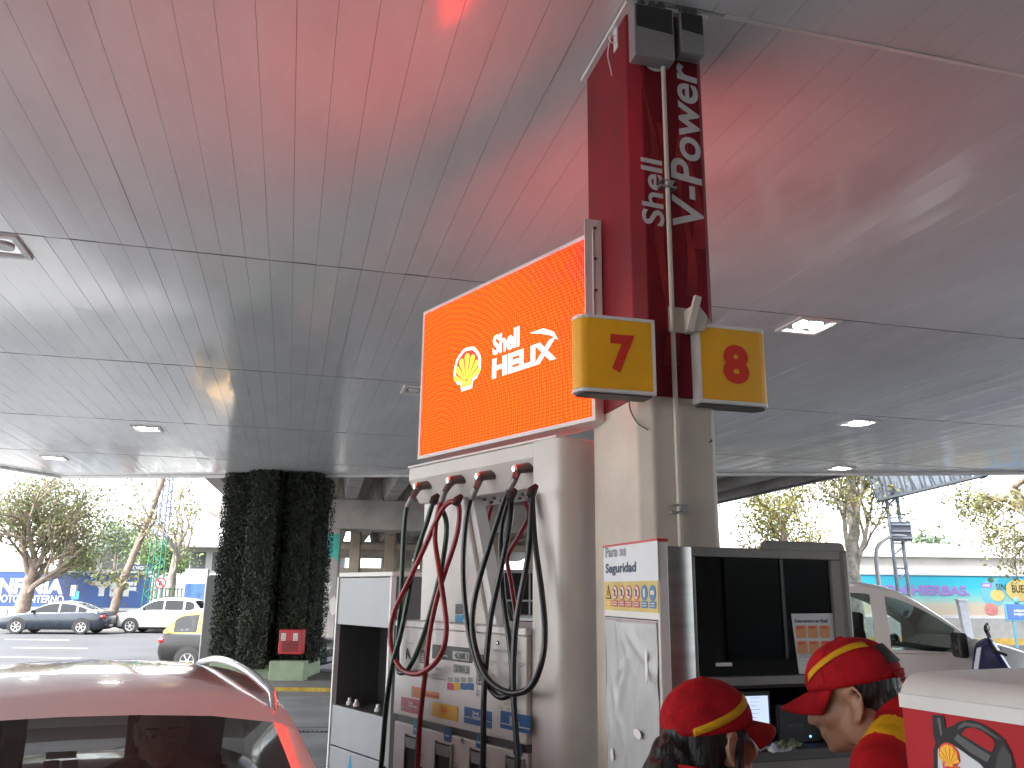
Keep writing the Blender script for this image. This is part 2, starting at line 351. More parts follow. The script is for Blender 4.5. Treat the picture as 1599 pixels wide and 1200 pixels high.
# ------------------------------------------------------------------ clad column with signs
ES = 2.0**-3.15                                  # lamps and screens are given in display units at this exposure
ck = atz(1000, 8, HS); KF = Fr((ck.x, ck.y), AX)
X0, X1, Y1 = -.045, .262, .50; CH = .045
def colpoly(g=0): return [(X0-g+CH, -g), (X1+g-.03, -g), (X1+g, .03-g), (X1+g, Y1+g), (X0-g, Y1+g), (X0-g, CH-g)]
col = thing('clad_column', 'square canopy column, cream below and dark red cladding above', 'column', (ck.x, ck.y, 0), AX)
MB().prism(colpoly(), 0, 2.52, 'z').build('concrete_shaft', M_concw, col, bevel=.008)
# red printed sheet cladding
M_clad = mat('red_cladding_print', (.24, .008, .017), .42, spec=.25, var=.3, vscale=2.2, col2=(.07, .004, .008), stretch=(1, 1, .45))
cl = MB().prism(colpoly(.008), 2.50, HS-.03, 'z').build('red_cladding', M_clad, col, bevel=.004)
bx('top_flange', M_white, col, X0-.03, X1+.03, -.03, Y1+.03, HS-.03, HS-.012)
M_flame = mat('flame_print', (.36, .012, .018), .38, var=.25, vscale=5)
random.seed(5)
for (xa, za, h, wd) in ((.07, 2.62, 1.0, .05), (.16, 2.9, .8, .035), (.2, 3.1, .55, .04), (.02, 3.35, .6, .03)):
    L = [(xa-wd/2+.02*math.sin(9*t*h), za+h*t) for t in lin(0, 1, 9)]; Rr = [(xa+wd/2*(1-t)**.7+.025*math.sin(9*t*h+.6), za+h*t) for t in lin(1, 0, 9)]
    plate('flame_print', L+Rr, -.0098, M_flame, cl, th=.001)
M_let = mat('silver_lettering', (.62, .58, .58), .4, var=.08, vscale=8)
def vtext(s, a, b, c, d, bold, nm):            # lettering that runs up the column: box between photo pixels
    p0 = KF.loc(a, b, -.012); p1 = KF.loc(c, d, -.012); H = p1.z-p0.z; W = p1.x-p0.x
    o = text('lettering', s, M_let, cl, 0, 0, H, W, 0, bold=bold, shear=.12 if nm else .05)
    o.matrix_local = Matrix.Translation((p1.x, -.0115, p0.z))@Matrix.Rotation(R(-90), 4, 'Y')
vtext('Shell', 1003, 350, 1034, 250, .018, 0)
vtext('V-Power', 1051, 352, 1088, 103, .02, 1)
em = KF.loc(1023, 95, -.012)
plate('emblem_disc', disc(em.x, em.z, .048, 24), -.0105, M_let, cl, th=.002)
st = []
for i in range(28): r = .036 if i % 2 == 0 else .012; a = 2*math.pi*i/28; st.append((em.x+r*math.cos(a), em.z+r*math.sin(a)))
plate('emblem_star', st, -.0125, M_black, cl, th=.0015)
# small hook bracket and loose wire on the left face
ph = KF.locx(962, 62, X0-.01)
bx('hook_plate', M_white, col, X0-.014, X0-.008, ph.y-.02, ph.y+.02, ph.z-.05, ph.z+.05)
MB().tube([(X0-.012, ph.y, ph.z+.018), (X0-.035, ph.y, ph.z+.015), (X0-.04, ph.y, ph.z), (X0-.035, ph.y, ph.z-.018), (X0-.012, ph.y, ph.z-.02)], .004, 6).build('hook', M_white, col, smooth=60)
MB().tube(smooth_pts([(X0-.03, ph.y+.03, ph.z), (X0-.035, ph.y+.035, ph.z-.06), (X0-.03, ph.y+.02, ph.z-.13), (X0-.033, ph.y+.0, ph.z-.18)]), .0025, 5).build('loose_wire', M_white, col, smooth=60)
MB().tube(smooth_pts([(X0-.004, .1, 2.52), (X0-.012, .07, 2.46), (X0-.006, .02, 2.40), (X0+.02, -.012, 2.37)]), .003, 5).build('hanging_wire', M_dgrey, col, smooth=60)
pn = KF.loc(1110, 690, -.005)
MB().cyl((pn.x, 0, pn.z), (pn.x-.01, -.03, pn.z), .004, n=6).build('rusty_bolt', M_dgrey, col)

# conduit pipe in front of the column
q0 = KF.loc(1048, 5, -.03); q1 = KF.loc(1063, 852, -.03)
cond = thing('conduit_pipe', 'thin white conduit pipe running up the front of the clad column', 'pipe', KF.w(q1.x, -.03, 0), AX)
MB().tube([(0, 0, .05), (0, 0, 2.6), (0.0, .0, HS-.02)], .009, 10).build('pipe', M_concw, cond, smooth=60)
for z in (KF.loc(1050, 290, -.03).z, KF.loc(1060, 795, -.03).z):
    bx('clamp', M_alu, cond, -.035, .035, -.012, .024, z-.016, z-.009); bx('clamp', M_alu, cond, -.03, .03, -.012, .024, z+.01, z+.016)
    MB().cyl((.005, -.022, z), (.005, .015, z), .011, n=8).build('clamp_screw', M_alu, cond)

# two metal junction boxes at the column head
for (a, b, c, d, lb, dd) in ((992, 0, 1051, 84, 'large grey metal junction box at the head of the column', .03), (1064, 8, 1097, 80, 'small grey metal junction box beside the larger one at the column head', .03)):
    p0 = KF.loc(a, d, -.05-dd); p1 = KF.loc(c, b, -.05-dd); t = thing('junction_box', lb, 'junction box', KF.w((p0.x+p1.x)/2, -.03, p0.z), AX, 'junction boxes on the column head')
    wd = abs(p1.x-p0.x)/2; ht = min(p1.z, HS-.06)-p0.z
    MB().prism([(-wd, 0), (wd, 0), (wd, ht), (-wd, ht)], -.02-dd, .015).build('box', M_grey, t, bevel=.005)
    MB().prism([(-wd*.9, ht*.55), (wd*.9, ht*.5), (wd*.9, ht*.97), (-wd*.9, ht*.97)], -.022-dd, -.019-dd).build('open_front', M_dark, t)
    for k in (-.5, .1, .6): MB().tube(smooth_pts([(wd*k, -dd*.5, ht), (wd*k, -dd*.5, ht+.04), (wd*k*.6, -dd*.2, HS-p0.z-.03)]), .012, 8).build('cable_duct', M_dgrey, t, smooth=60)

# floodlight-like bracket on the column face
pb = KF.loc(1070, 500, -.01)
t = thing('metal_bracket', 'bent cream metal bracket screwed to the red column between the number signs', 'bracket', KF.w(pb.x, -.012, pb.z), AX)
bx('base_plate', M_concw, t, -.07, .03, -.004, .0, -.055, .045, bevel=.001)
MB().box(-.014, .014, -.075, -.055, -.07, .075).build('tilted_arm', M_concw, t, bevel=.003, M=Matrix.Rotation(R(16), 4, 'Y'))
MB().prism([(-.01, -.06), (.045, -.06), (.062, 0), (.02, .05), (-.01, .03)], -.06, -.004).build('cheek', M_concw, t, bevel=.003)
MB().prism([(.045, .0), (.12, -.03), (.05, .04)], -.02, -.016).build('torn_flap', M_concw, t)

# number signs: rounded light boxes with white rims
def numsign(n, lb, a, b, c, d, yoff, side, ang):
    p0 = KF.loc(a, d, yoff); p1 = KF.loc(c, b, yoff); wd = p1.x-p0.x; ht = p1.z-p0.z
    t = thing('pump_number_sign', lb, 'sign', KF.w(p0.x, yoff, p0.z), AX+R(ang), 'pump number signs on the column')
    dp = .10
    def prof(x0, x1, y0, y1, r):               # plan with one rounded end
        pts = []
        if side < 0: pts = [(x1, y0), (x1, y1)]+[(x0+r+r*math.cos(R(q)), (y1-r)+r*math.sin(R(q)) if q <= 180 else (y0+r)+r*math.sin(R(q))) for q in (90, 120, 150, 180, 210, 240, 270)]
        else: pts = [(x0, y1), (x0, y0)]+[(x1-r+r*math.cos(R(q)), (y0+r)+r*math.sin(R(q)) if q <= 0 else (y1-r)+r*math.sin(R(q))) for q in (-90, -60, -30, 0, 30, 60, 90)]
        return pts
    MB().prism(prof(0, wd, 0, dp, .045), 0, ht*.045, 'z').build('bottom_rim', M_white, t, bevel=.002)
    MB().prism(prof(0, wd, 0, dp, .045), ht*.955, ht, 'z').build('top_rim', M_white, t, bevel=.002)
    MB().prism(prof(.0015, wd-.0015, .0015, dp-.0015, .0435), ht*.045+.0005, ht*.955-.0005, 'z').build('face', M_orange, t, smooth=40)
    e = (wd-.012, wd) if side < 0 else (0, .012)
    bx('end_rim', M_white, t, e[0], e[1], .0, dp, ht*.0455, ht*.9545)
    MB().prism(prof(.012, wd-.012, .012, dp-.012, .03), -.006, 0, 'z').build('underside', M_dgrey, t)
    fx = (.42, .73) if side < 0 else (.34, .70)
    text('number', n, M_numred, t, wd*fx[0], ht*.26, wd*(fx[1]-fx[0]), ht*.5, .0, bold=.055)
numsign('7', 'orange pump sign with red number 7 left of the column', 902, 500, 1022, 609, -.10, -1, 0)
numsign('8', 'orange pump sign with red number 8 right of the column', 1093, 515, 1199, 628, -.06, 1, 0)
for (a, b, lb) in ((903, 495, 0), (958, 497, 0)): pass

# ------------------------------------------------------------------ LED screen above the pump
sa = atz(652, 718, 2.47); sb_ = atz(935, 655, 2.47); SA = math.atan2(sb_.y-sa.y, sb_.x-sa.x); SF = Fr((sa.x, sa.y), SA)
SL = (sb_-sa).length-.02; sz0 = 2.47; sz1 = SF.loc(661, 487).z-.004
scr = thing('advertising_screen', 'lit orange advertising screen in a white frame above the fuel dispenser', 'screen', (sa.x, sa.y, 0), SA)
fr_ = .017
bx('housing', M_white, scr, .002, SL-.002, .012, .12, sz0+.002, sz1-.002)
for (a, b, c, d) in ((0, SL, sz0, sz0+fr_), (0, SL, sz1-fr_, sz1), (0, fr_, sz0+fr_, sz1-fr_), (SL-fr_, SL, sz0+fr_, sz1-fr_)):
    bx('frame', M_white, scr, a, b, 0, .0118, c, d); bx('frame', M_white, scr, a, b, .1205, .132, c, d)
def led_mat():
    m = D.materials.new('led_screen'); m.use_nodes = True; n = m.node_tree.nodes; l = m.node_tree.links; n.clear()
    o = n.new('ShaderNodeOutputMaterial'); e = n.new('ShaderNodeEmission'); tc = n.new('ShaderNodeTexCoord')
    s = n.new('ShaderNodeSeparateXYZ'); l.new(tc.outputs['Object'], s.inputs[0])
    def mth(op, a, b=None):
        q = n.new('ShaderNodeMath'); q.operation = op
        for i, v in enumerate((a, b)):
            if v is None: continue
            if isinstance(v, (int, float)): q.inputs[i].default_value = v
            else: l.new(v, q.inputs[i])
        return q.outputs[0]
    P = .0155
    sx = mth('SINE', mth('MULTIPLY', s.outputs['X'], 2*math.pi/P)); sz = mth('SINE', mth('MULTIPLY', s.outputs['Z'], 2*math.pi/P))
    dots = mth('ADD', mth('MULTIPLY', mth('ADD', sx, sz), .20), .72)
    # picture shown on the screen: orange field with a redder swirl at upper right
    wv = n.new('ShaderNodeTexWave'); wv.wave_type = 'RINGS'; wv.rings_direction = 'Y'; wv.inputs['Scale'].default_value = 11; wv.inputs['Distortion'].default_value = 5; wv.inputs['Detail'].default_value = 2; wv.inputs['Detail Scale'].default_value = .8
    mp = n.new('ShaderNodeMapping'); mp.inputs['Location'].default_value = (-.2, 0, -2.55); l.new(tc.outputs['Object'], mp.inputs[0]); l.new(mp.outputs[0], wv.inputs[0])
    ns = n.new('ShaderNodeTexNoise'); ns.inputs['Scale'].default_value = 2.2; ns.inputs['Detail'].default_value = 4; ns.inputs['Distortion'].default_value = 2.5; l.new(tc.outputs['Object'], ns.inputs[0])
    sw = n.new('ShaderNodeMapRange'); sw.inputs['From Min'].default_value = 1.0; sw.inputs['From Max'].default_value = 1.9; l.new(mth('ADD', s.outputs['X'], mth('MULTIPLY', mth('SUBTRACT', s.outputs['Z'], 2.9), .9)), sw.inputs[0])
    red = mth('MULTIPLY', mth('GREATER_THAN', ns.outputs['Fac'], .50), sw.outputs[0])
    gr = mth('SUBTRACT', mth('ADD', .21, mth('MULTIPLY', wv.outputs['Fac'], .11)), mth('MULTIPLY', mth('MULTIPLY', ns.outputs['Fac'], sw.outputs[0]), .30))
    gcol = mth('MAXIMUM', mth('MULTIPLY', gr, dots), .01)
    cmb = n.new('ShaderNodeCombineColor'); l.new(mth('MULTIPLY', dots, 12), cmb.inputs[0]); l.new(gcol, cmb.inputs[1])
    l.new(mth('MULTIPLY', mth('ADD', mth('MULTIPLY', red, .04), .035), dots), cmb.inputs[2])
    l.new(cmb.outputs[0], e.inputs[0]); e.inputs[1].default_value = ES; l.new(e.outputs[0], o.inputs[0]); return m
M_led = led_mat()
fc_ = bx('display_face', M_led, scr, fr_+.001, SL-fr_-.001, .006, .0115, sz0+fr_+.001, sz1-fr_-.001)
bx('display_face', M_led, scr, fr_+.001, SL-fr_-.001, .1208, .1262, sz0+fr_+.001, sz1-fr_-.001)
M_ledw = mat('led_white', (.8, .8, .8), .5, var=0, emit=(1.0, .86, .84), es=1.25*ES); M_ledy = mat('led_yellow', (.8, .6, .1), .5, var=0, emit=(1.0, .60, .03), es=1.15*ES); M_ledr = mat('led_red', (.6, .02, .02), .5, var=0, emit=(1, .05, .03), es=1.1*ES)
def shellpoly(cx, cz, wd, ht, k=1.0):
    out = [(-.2, -.5), (.2, -.5), (.23, -.33), (.36, -.3)]
    n = 7
    for i in range(n*4+1):
        a = R(-18+216*i/(n*4)); r = .5*(1+.035*abs(math.sin(a*n*.5*1.25)))
        out.append((r*math.cos(a), .02+r*math.sin(a)*.98))
    out += [(-.36, -.3), (-.23, -.33)]
    return [(cx+x*wd*k, cz+z*ht*k) for x, z in out]
def shell(parent, cx, cz, wd, ht, y, mo, mr, mf):
    plate('shell_emblem', shellpoly(cx, cz, wd, ht, 1.0), y, mo, parent, th=.001)
    plate('shell_emblem', shellpoly(cx, cz, wd, ht, .84), y-.001, mr, parent, th=.0008)
    # seven golden ribs fanning up from the hinge
    for i in range(7):
        a = R(90+(i-3)*22); c0 = (cx, cz-.33*ht); L = .70*(1-.055*abs(i-3)**1.3); da = R(8.6)
        P = [(c0[0]+L*r*math.cos(a+s)*wd*.98, c0[1]+L*r*math.sin(a+s)*ht) for r, s in ((.12, da), (.12, -da), (.93, -da), (1, -da*.4), (1, da*.4), (.93, da))]
        plate('shell_rib', P, y-.002, mf, parent, th=.0008)
    plate('shell_rib', [(cx-.15*wd, cz-.41*ht), (cx+.15*wd, cz-.41*ht), (cx+.17*wd, cz-.29*ht), (cx-.17*wd, cz-.29*ht)], y-.002, mf, parent, th=.0008)
a = SF.loc(709, 610); b = SF.loc(748, 545); cx, cz = (a.x+b.x)/2, (SF.loc(723, 609).z+SF.loc(729, 545).z)/2
shell(fc_, cx, cz, .235, .215, .004, M_ledw, M_ledr, M_ledy)
p = SF.loc(767, 594); q = SF.loc(872, 566); t0 = SF.loc(767, 562); hz = p.z
text('lettering', 'HELIX', M_ledw, fc_, p.x, p.z+.005, q.x-p.x-.02, SF.loc(768, 563).z-p.z, .004, bold=.05)
s0 = SF.loc(768, 556); s1 = SF.loc(810, 545)
text('lettering', 'Shell', M_ledw, fc_, s0.x, s0.z+.0, s1.x-s0.x, .10, .004, bold=.04)
xw = q.x-p.x; x0 = p.x+xw*.58; zt = p.z+.135
plate('swoosh', [(x0, zt+.03), (x0+.1, zt+.028), (x0+.17, zt-.005), (x0+.2, zt-.05), (x0+.145, zt-.015), (x0+.08, zt+.008)], .0035, M_ledw, fc_, th=.001)
# white mounting plate that ties the screen to the column
bp = KF.locx(930, 336, X0-.03); bq = KF.locx(952, 498, X0-.03)
mp_ = thing('mounting_plate', 'white bolted steel plate holding the screen to the red column', 'bracket', KF.w(X0-.012, .34, 0), AX)
bx('plate', M_white, mp_, -.075, -.0, .0, .008, 2.88, 3.34, bevel=.001); bx('lip', M_white, mp_, -.005, .0, .0085, .15, 2.9, 3.3)
for z in (3.3, 3.16, 3.02): MB().cyl((-.03, 0, z), (-.03, -.008, z), .007, n=8).build('bolt', M_dgrey, mp_)
# ------------------------------------------------------------------ fuel dispenser
da = atz(638, 732, 2.43); db = atz(857, 686, 2.43); DA = math.atan2(db.y-da.y, db.x-da.x); DF = Fr((da.x, da.y), DA)
dp = thing('fuel_dispenser', 'cream fuel dispenser with four hoses hanging from its top beam', 'fuel pump', (da.x, da.y, 0), DA)
L = DF.loc
DW = L(857, 686).x; DD = .46; z_t = 2.43; z_b = L(833, 714).z; z_u = L(833, 757).z; xr = L(833, 800).x; z_d1 = L(833, 980).z; z_d0 = L(833, 1165).z
ln_ = mat('panel_joint', (.05, .045, .04), .7, var=0)
# top beam: front band, sloped mounting face below it
MB().prism([(0.004, z_b), (.0, z_t), (.0, z_t)] and [(0, z_b), (0, z_t), (DD, z_t), (DD, z_b), (DD-.07, z_u), (.07, z_u)], .005, xr, 'x').build('top_beam', M_cream, dp, bevel=.006)
bx('beam_cap', M_white, dp, -.004, DW+.05, -.004, DD+.004, z_t+.001, z_t+.012, bevel=.003)
# right pillar with rounded corners, full height
MB().prism([(xr+.003, -.004)]+[(DW+.03+.055*math.cos(R(q)), .051+.055*math.sin(R(q))) for q in lin(-90, 0, 8)]+[(DW+.085, DD), (xr+.003, DD)], 0, z_t, 'z').build('right_pillar', M_cream, dp, smooth=50)
bx('pillar_joint', ln_, dp, xr+.0005, xr+.0028, .002, .05, z_d0, z_t)
# left pillar panel with slanted inner edge
MB().prism([(.02, z_d1-.02), (L(735, 965).x, z_d1-.02), (L(700, 790).x, z_u+.02), (.02, z_u+.02)], .09, .19).build('left_pillar', M_cream, dp, bevel=.012)
MB().prism([(L(735, 965).x+.002, z_d1-.02), (L(735, 965).x+.055, z_d1-.02), (L(700, 790).x+.04, z_u+.02), (L(700, 790).x+.002, z_u+.02)], .11, .18).build('inner_cheek', M_white, dp)
# computer head
bx('computer_head', M_cream, dp, .0, xr-.002, -.03, DD, z_d0+.003, z_d1-.035, bevel=.006)
bx('head_lid', M_white, dp, -.006, xr-.001, -.036, DD+.004, z_d1-.034, z_d1-.004, bevel=.006)
bx('shadow_gap', M_dgrey, dp, .01, xr-.004, -.005, DD-.01, z_d0-.03, z_d0+.002)
bx('lower_cabinet', M_cream, dp, .0, xr-.002, -.02, DD, .12, z_d0-.031, bevel=.006)
bx('plinth', M_dgrey, dp, .02, DW, .02, DD-.02, 0, .119)
hd = D.objects['computer_head']; lc = D.objects['lower_cabinet']
YF = -.0318
def P2(a, b): q = L(a, b, -.03); return q.x, q.z
M_lcd = mat('lcd_glass', (.33, .36, .34), .15, var=.05); M_ink = mat('print_ink', (.03, .03, .035), .6, var=0); M_ink2 = mat('print_grey', (.22, .22, .22), .6, var=0)
M_mag = mat('label_magenta', (.48, .03, .09), .4, var=.08); M_ylb = mat('label_yellow', (.66, .36, .01), .4, var=.08); M_blu = mat('label_blue', (.01, .09, .27), .4, var=.08); M_cyn = mat('label_cyan', (.01, .24, .48), .4, var=.08)
M_wl = mat('print_white', (.72, .72, .72), .5, var=0)
def rect(nm, a, b, c, d, m, y=YF, par=None, th=.0015):
    x0, z1 = P2(a, b); x1, z0 = P2(c, d); return plate(nm, rrect(x0, x1, z0, z1, min(.006, (x1-x0)*.2, (z1-z0)*.2), 2), y, m, par or hd, th)
def words(s, a, b, c, d, m, bold=.01, y=YF-.0012, par=None):
    x0, z0 = P2(a, b); x1, z1 = P2(c, d); return text('lettering', s, m, par or hd, x0, z0, x1-x0, z1-z0, y, bold=bold)
zs = lambda x, z: P2(610+x/5, 960+z/5)          # close-up crop coordinates of the pump face
def rz(nm, a, b, c, d, m, y=YF, par=None):
    (x0, z1), (x1, z0) = zs(a, b), zs(c, d); zt_, zb_ = zs((a+c)/2, b)[1], zs((a+c)/2, d)[1]
    return plate(nm, rrect(x0, x1, zb_, zt_, .004, 2), y, m, par or hd)
def wz(s, a, b, c, d, m, bold=.015, par=None, y=YF-.0016):
    x0 = zs(a, b)[0]; x1 = zs(c, d)[0]; z0 = zs((a+c)/2, d)[1]; z1 = zs((a+c)/2, b)[1]
    return text('lettering', s, m, par or hd, x0, z0, x1-x0, z1-z0, y, bold=bold)
rz('display_window', 328, 248, 640, 362, M_black); rz('lcd', 488, 290, 618, 356, M_lcd, YF-.0012); wz('4200.1', 505, 300, 610, 348, M_ink, par=hd, y=YF-.0024)
rz('display_window', 330, 372, 680, 600, mat('display_bezel', (.6, .58, .56), .4)); rz('lcd', 495, 392, 620, 462, M_lcd, YF-.0012); wz('2701.5', 510, 402, 615, 452, M_ink, y=YF-.0024)
wz('Importe', 390, 312, 448, 330, M_wl, y=YF-.0024); wz('Litros', 350, 410, 395, 430, M_ink2); wz('Precio por litro', 345, 495, 440, 515, M_ink2)
for i, m in enumerate((M_mag, M_ylb, M_blu, M_blu)):
    rz('price_button', 450+i*52, 490, 488+i*52, 528, M_lcd, YF-.0012); rz('price_tag', 446+i*52, 534, 496+i*52, 588, m, YF-.0012)
rz('keypad', 675, 310, 722, 550, M_black)
for i in range(4):
    for j in range(2): rz('key', 680+j*20, 420+i*32, 696+j*20, 444+i*32, M_lcd, YF-.0014)
rz('product_label', 85, 656, 250, 770, M_mag); wz('Shell\nV-Power', 140, 680, 212, 725, M_wl); rz('label_line', 90, 735, 245, 740, M_wl, YF-.001)
rz('product_label', 328, 700, 525, 815, M_ylb); wz('Shell\nSúper', 395, 718, 450, 768, M_numred)
rz('product_label', 577, 738, 790, 868, M_blu); wz('Shell\nEvolux', 645, 760, 715, 812, M_wl); rz('label_line', 582, 815, 785, 820, M_wl, YF-.001)
rz('product_label', 860, 770, 1095, 910, M_blu); wz('Shell\nDiesel', 935, 800, 1010, 858, M_wl); rz('label_line', 865, 868, 1090, 873, M_wl, YF-.001)
rz('promo_print', 165, 565, 235, 650, mat('promo_orange', (.6, .19, .02), .4)); rz('promo_print', 240, 600, 380, 650, mat('promo_orange2', (.62, .22, .03), .4)); rz('promo_print', 275, 625, 375, 645, mat('promo_brown', (.35, .06, .01), .5), YF-.0012)
pc = zs(178, 612); plate('promo_face', disc(pc[0], pc[1], .017, 16), YF-.0014, mat('promo_pink', (.55, .25, .16), .5), hd)
for (s, a, b, c, d) in (('Precauciones', 130, 215, 180, 230), ('INSTRUCCIONES DE USO', 810, 280, 1020, 300), ('LITROS\nMIN', 765, 360, 825, 395), ('Retire\nel pico', 890, 370, 920, 400), ('No fumar\napague', 1005, 375, 1060, 410), ('Cargue\ny cuelgue', 765, 460, 830, 490), ('SERVICIO', 890, 690, 965, 712), ('CAL  CERT  INSP', 850, 730, 1020, 752), ('oo\nlll', 675, 590, 715, 640)): wz(s, a, b, c, d, M_ink2, .0)
rz('barcode', 236, 278, 262, 380, M_ink)
for i in range(7): rz('barcode_bar', 238, 286+i*13, 260, 290+i*13, M_wl, YF-.0012)
pp = zs(838, 222); plate('keyhole_ring', disc(pp[0], pp[1], .009, 14), YF-.002, M_black, hd, .003); plate('keyhole', disc(pp[0], pp[1], .004, 10), YF-.003, M_chrome, hd, .002)
x0_, z0_ = zs(120, 345); x1_, z1_ = zs(165, 265)
plate('hose_pictogram', [(x0_, z0_), (x0_+.006, z1_), (x0_+.012, z1_), (x1_, z0_), (x1_-.012, z0_), (x0_+.012, z1_-.03), (x0_+.008, z0_)], YF, M_ink, hd)
# stickers on the slanted left pillar
x0_, z0_ = L(711, 972, .09).x, L(711, 972, .09).z; plate('sticker', rrect(x0_, x0_+.07, z0_, z0_+.035, .003, 2), .088, M_cyn, D.objects['left_pillar']); plate('sticker', rrect(x0_, x0_+.065, z0_+.038, z0_+.085, .003, 2), .088, M_dgrey, D.objects['left_pillar'])
# nozzle bays
yl = -.0215
for i, (bx0, bx1, tz, lx) in enumerate(((115, 205, 955, 165), (352, 470, 1010, 405), (622, 715, 1065, 655), (905, 1030, 1125, 945))):
    x0_ = zs(bx0, tz)[0]; x1_ = zs(bx1, tz)[0]; zt_ = zs((bx0+bx1)/2, tz)[1]
    bay = bx('nozzle_bay', M_dark, lc, x0_, x1_, yl-.004, yl-.001, zt_-.36, zt_)
    for (a, b) in ((x0_-.008, x0_), (x1_, x1_+.008)): bx('bay_rim', M_alu, lc, a, b, yl-.012, yl-.001, zt_-.36, zt_+.006)
    MB().prism([(x0_, zt_-.005), (x1_, zt_-.005), (x1_-.012, zt_-.05), (x0_+.012, zt_-.05)], yl-.011, yl-.005).build('bay_shade', M_grey, lc)
    xl0 = zs(lx-2, tz)[0]; plate('bay_label', rrect(xl0, xl0+.058, zt_+.012, zt_+.068, .003, 2), yl-.001, M_cyn if i == 0 else M_blu, lc, .001)
    text('lettering', ('V-Power', 'Súper', 'Evolux', 'Diesel')[i], M_wl, lc, xl0+.008, zt_+.03, .04, .012, yl-.0016, bold=.02)
    text('lettering', 'Retire\naquí', M_ink2, lc, x1_+.02, zt_-.09, .04, .03, yl-.0012)
kk = zs(550, 990); plate('lock', disc(kk[0], kk[1], .012, 14), yl-.004, M_chrome, lc, .004); plate('lock_slot', disc(kk[0], kk[1], .005, 10), yl-.005, M_dark, lc, .002)

# hoses, each one hung in a loop from its swivel and a hook under the beam
M_hg = mat('hose_green', (.008, .045, .022), .33, var=.2, vscale=14, bump=.1, bscale=60); M_hr = mat('hose_red', (.30, .012, .022), .35, var=.25, vscale=14, bump=.1, bscale=60); M_hk = mat('hose_black', (.012, .013, .015), .32, var=.2, vscale=14, bump=.1, bscale=60)
M_swv = mat('swivel_bronze', (.20, .17, .155), .4, .6, var=.15, vscale=20)
def Z(x, y): return 590+x/2.308, 680+y/2.308
def hose(nm, lb, m, path, offs, sw, hook, noz, side=-1):
    pts = []
    n = len(path)
    for i, (x, y) in enumerate(path):
        t = i/(n-1)*(len(offs)-1); k = min(int(t), len(offs)-2); o = offs[k]+(offs[k+1]-offs[k])*(t-k)
        pts.append(L(*Z(x, y), o))
    base = Vector((pts[-1].x, pts[-1].y, .5)); t = thing(nm, lb, 'hose', DF.w(0, 0, 0), DA, 'fuel hoses on the dispenser')
    ext = [pts[-1]+Vector((0, -.02, -.14)), pts[-1]+Vector((-.02, -.05, -.32)), pts[-1]+Vector((-.06, -.02, -.38)), pts[-1]+Vector((-.08, .0, -.22))] if noz else []
    MB().tube(smooth_pts(pts+ext, 7), .0125, 10).build('hose', m, t, smooth=80)
    if sw:                                    # swivel elbow with its chrome collar
        c = L(*Z(*sw), -.0); f = pts[0]; b0 = Vector((c.x+.03, .035, c.z+.012))
        MB().cyl(b0, Vector((c.x, -.03, c.z)), .024, .021, 14).build('swivel', M_swv, t, smooth=50)
        MB().cyl(Vector((c.x, -.028, c.z)), Vector((c.x-.004, -.046, c.z-.002)), .016, .015, 14).build('swivel_collar', M_chrome, t, smooth=50)
        MB().tube([Vector((c.x+.004, -.012, c.z+.0)), Vector((c.x-.012, -.022, c.z-.012)), (f+Vector((c.x, -.02, c.z)))/2, f], [.019, .019, .017, .0145], 12).build('elbow', M_swv, t, smooth=60)
        d = (pts[1]-f).normalized(); MB().cyl(f-d*.005, f+d*.05, .016, .015, 12).build('ferrule', M_grey, t, smooth=60)
    if hook:
        h = L(*Z(*hook), offs[1] if len(offs) < 4 else offs[2]); MB().tube([h+Vector((0, .02, .035)), h+Vector((0, 0, .016)), h+Vector((0, -.01, -.01))], [.012, .02, .018], 10).build('hose_clamp', M_rubber, t, smooth=60)
    if noz:
        e = pts[-1]+Vector((-.08, 0, -.22)); MB().tube([e, e+Vector((.005, .0, .08)), e+Vector((.02, .03, .16)), e+Vector((.03, .05, .2))], [.016, .022, .024, .014], 10).build('nozzle', M_rubber, t, smooth=60)
    return t
hose('fuel_hose', 'green fuel hose looped down from the leftmost swivel', M_hg, [(122, 228), (104, 262), (95, 340), (88, 480), (80, 640), (70, 780), (76, 852), (112, 838), (160, 735), (205, 580), (236, 440), (248, 330), (232, 268), (204, 238), (178, 310), (140, 430), (110, 580), (82, 720), (52, 830), (30, 980), (12, 1190)], [-.05, -.06, -.06, -.03, -.02, -.10, -.14], (160, 186), (204, 240), 1)
hose('fuel_hose', 'red fuel hose looped down from the second swivel', M_hr, [(240, 206), (216, 280), (206, 370), (220, 480), (238, 600), (247, 700), (232, 780), (192, 835), (140, 860), (88, 845), (55, 790), (45, 715), (62, 630), (112, 525), (168, 405), (210, 310), (246, 250), (286, 242), (294, 300), (278, 385), (240, 500), (210, 600), (186, 720), (172, 850), (160, 950), (150, 1050), (142, 1190)], [-.05, -.09, -.11, -.10, -.03, -.07, -.09], (280, 165), (288, 244), 1)
hose('fuel_hose', 'black fuel hose looped down from the third swivel', M_hk, [(352, 195), (330, 245), (316, 330), (308, 450), (312, 580), (330, 720), (364, 840), (420, 930), (462, 942), (484, 900), (476, 760), (456, 620), (445, 480), (446, 340), (462, 262), (480, 225), (480, 280), (468, 360), (440, 500), (408, 650), (392, 800), (382, 950), (378, 1190)], [-.05, -.07, -.08, -.05, -.0, -.08, -.12], (385, 150), (482, 226), 1)
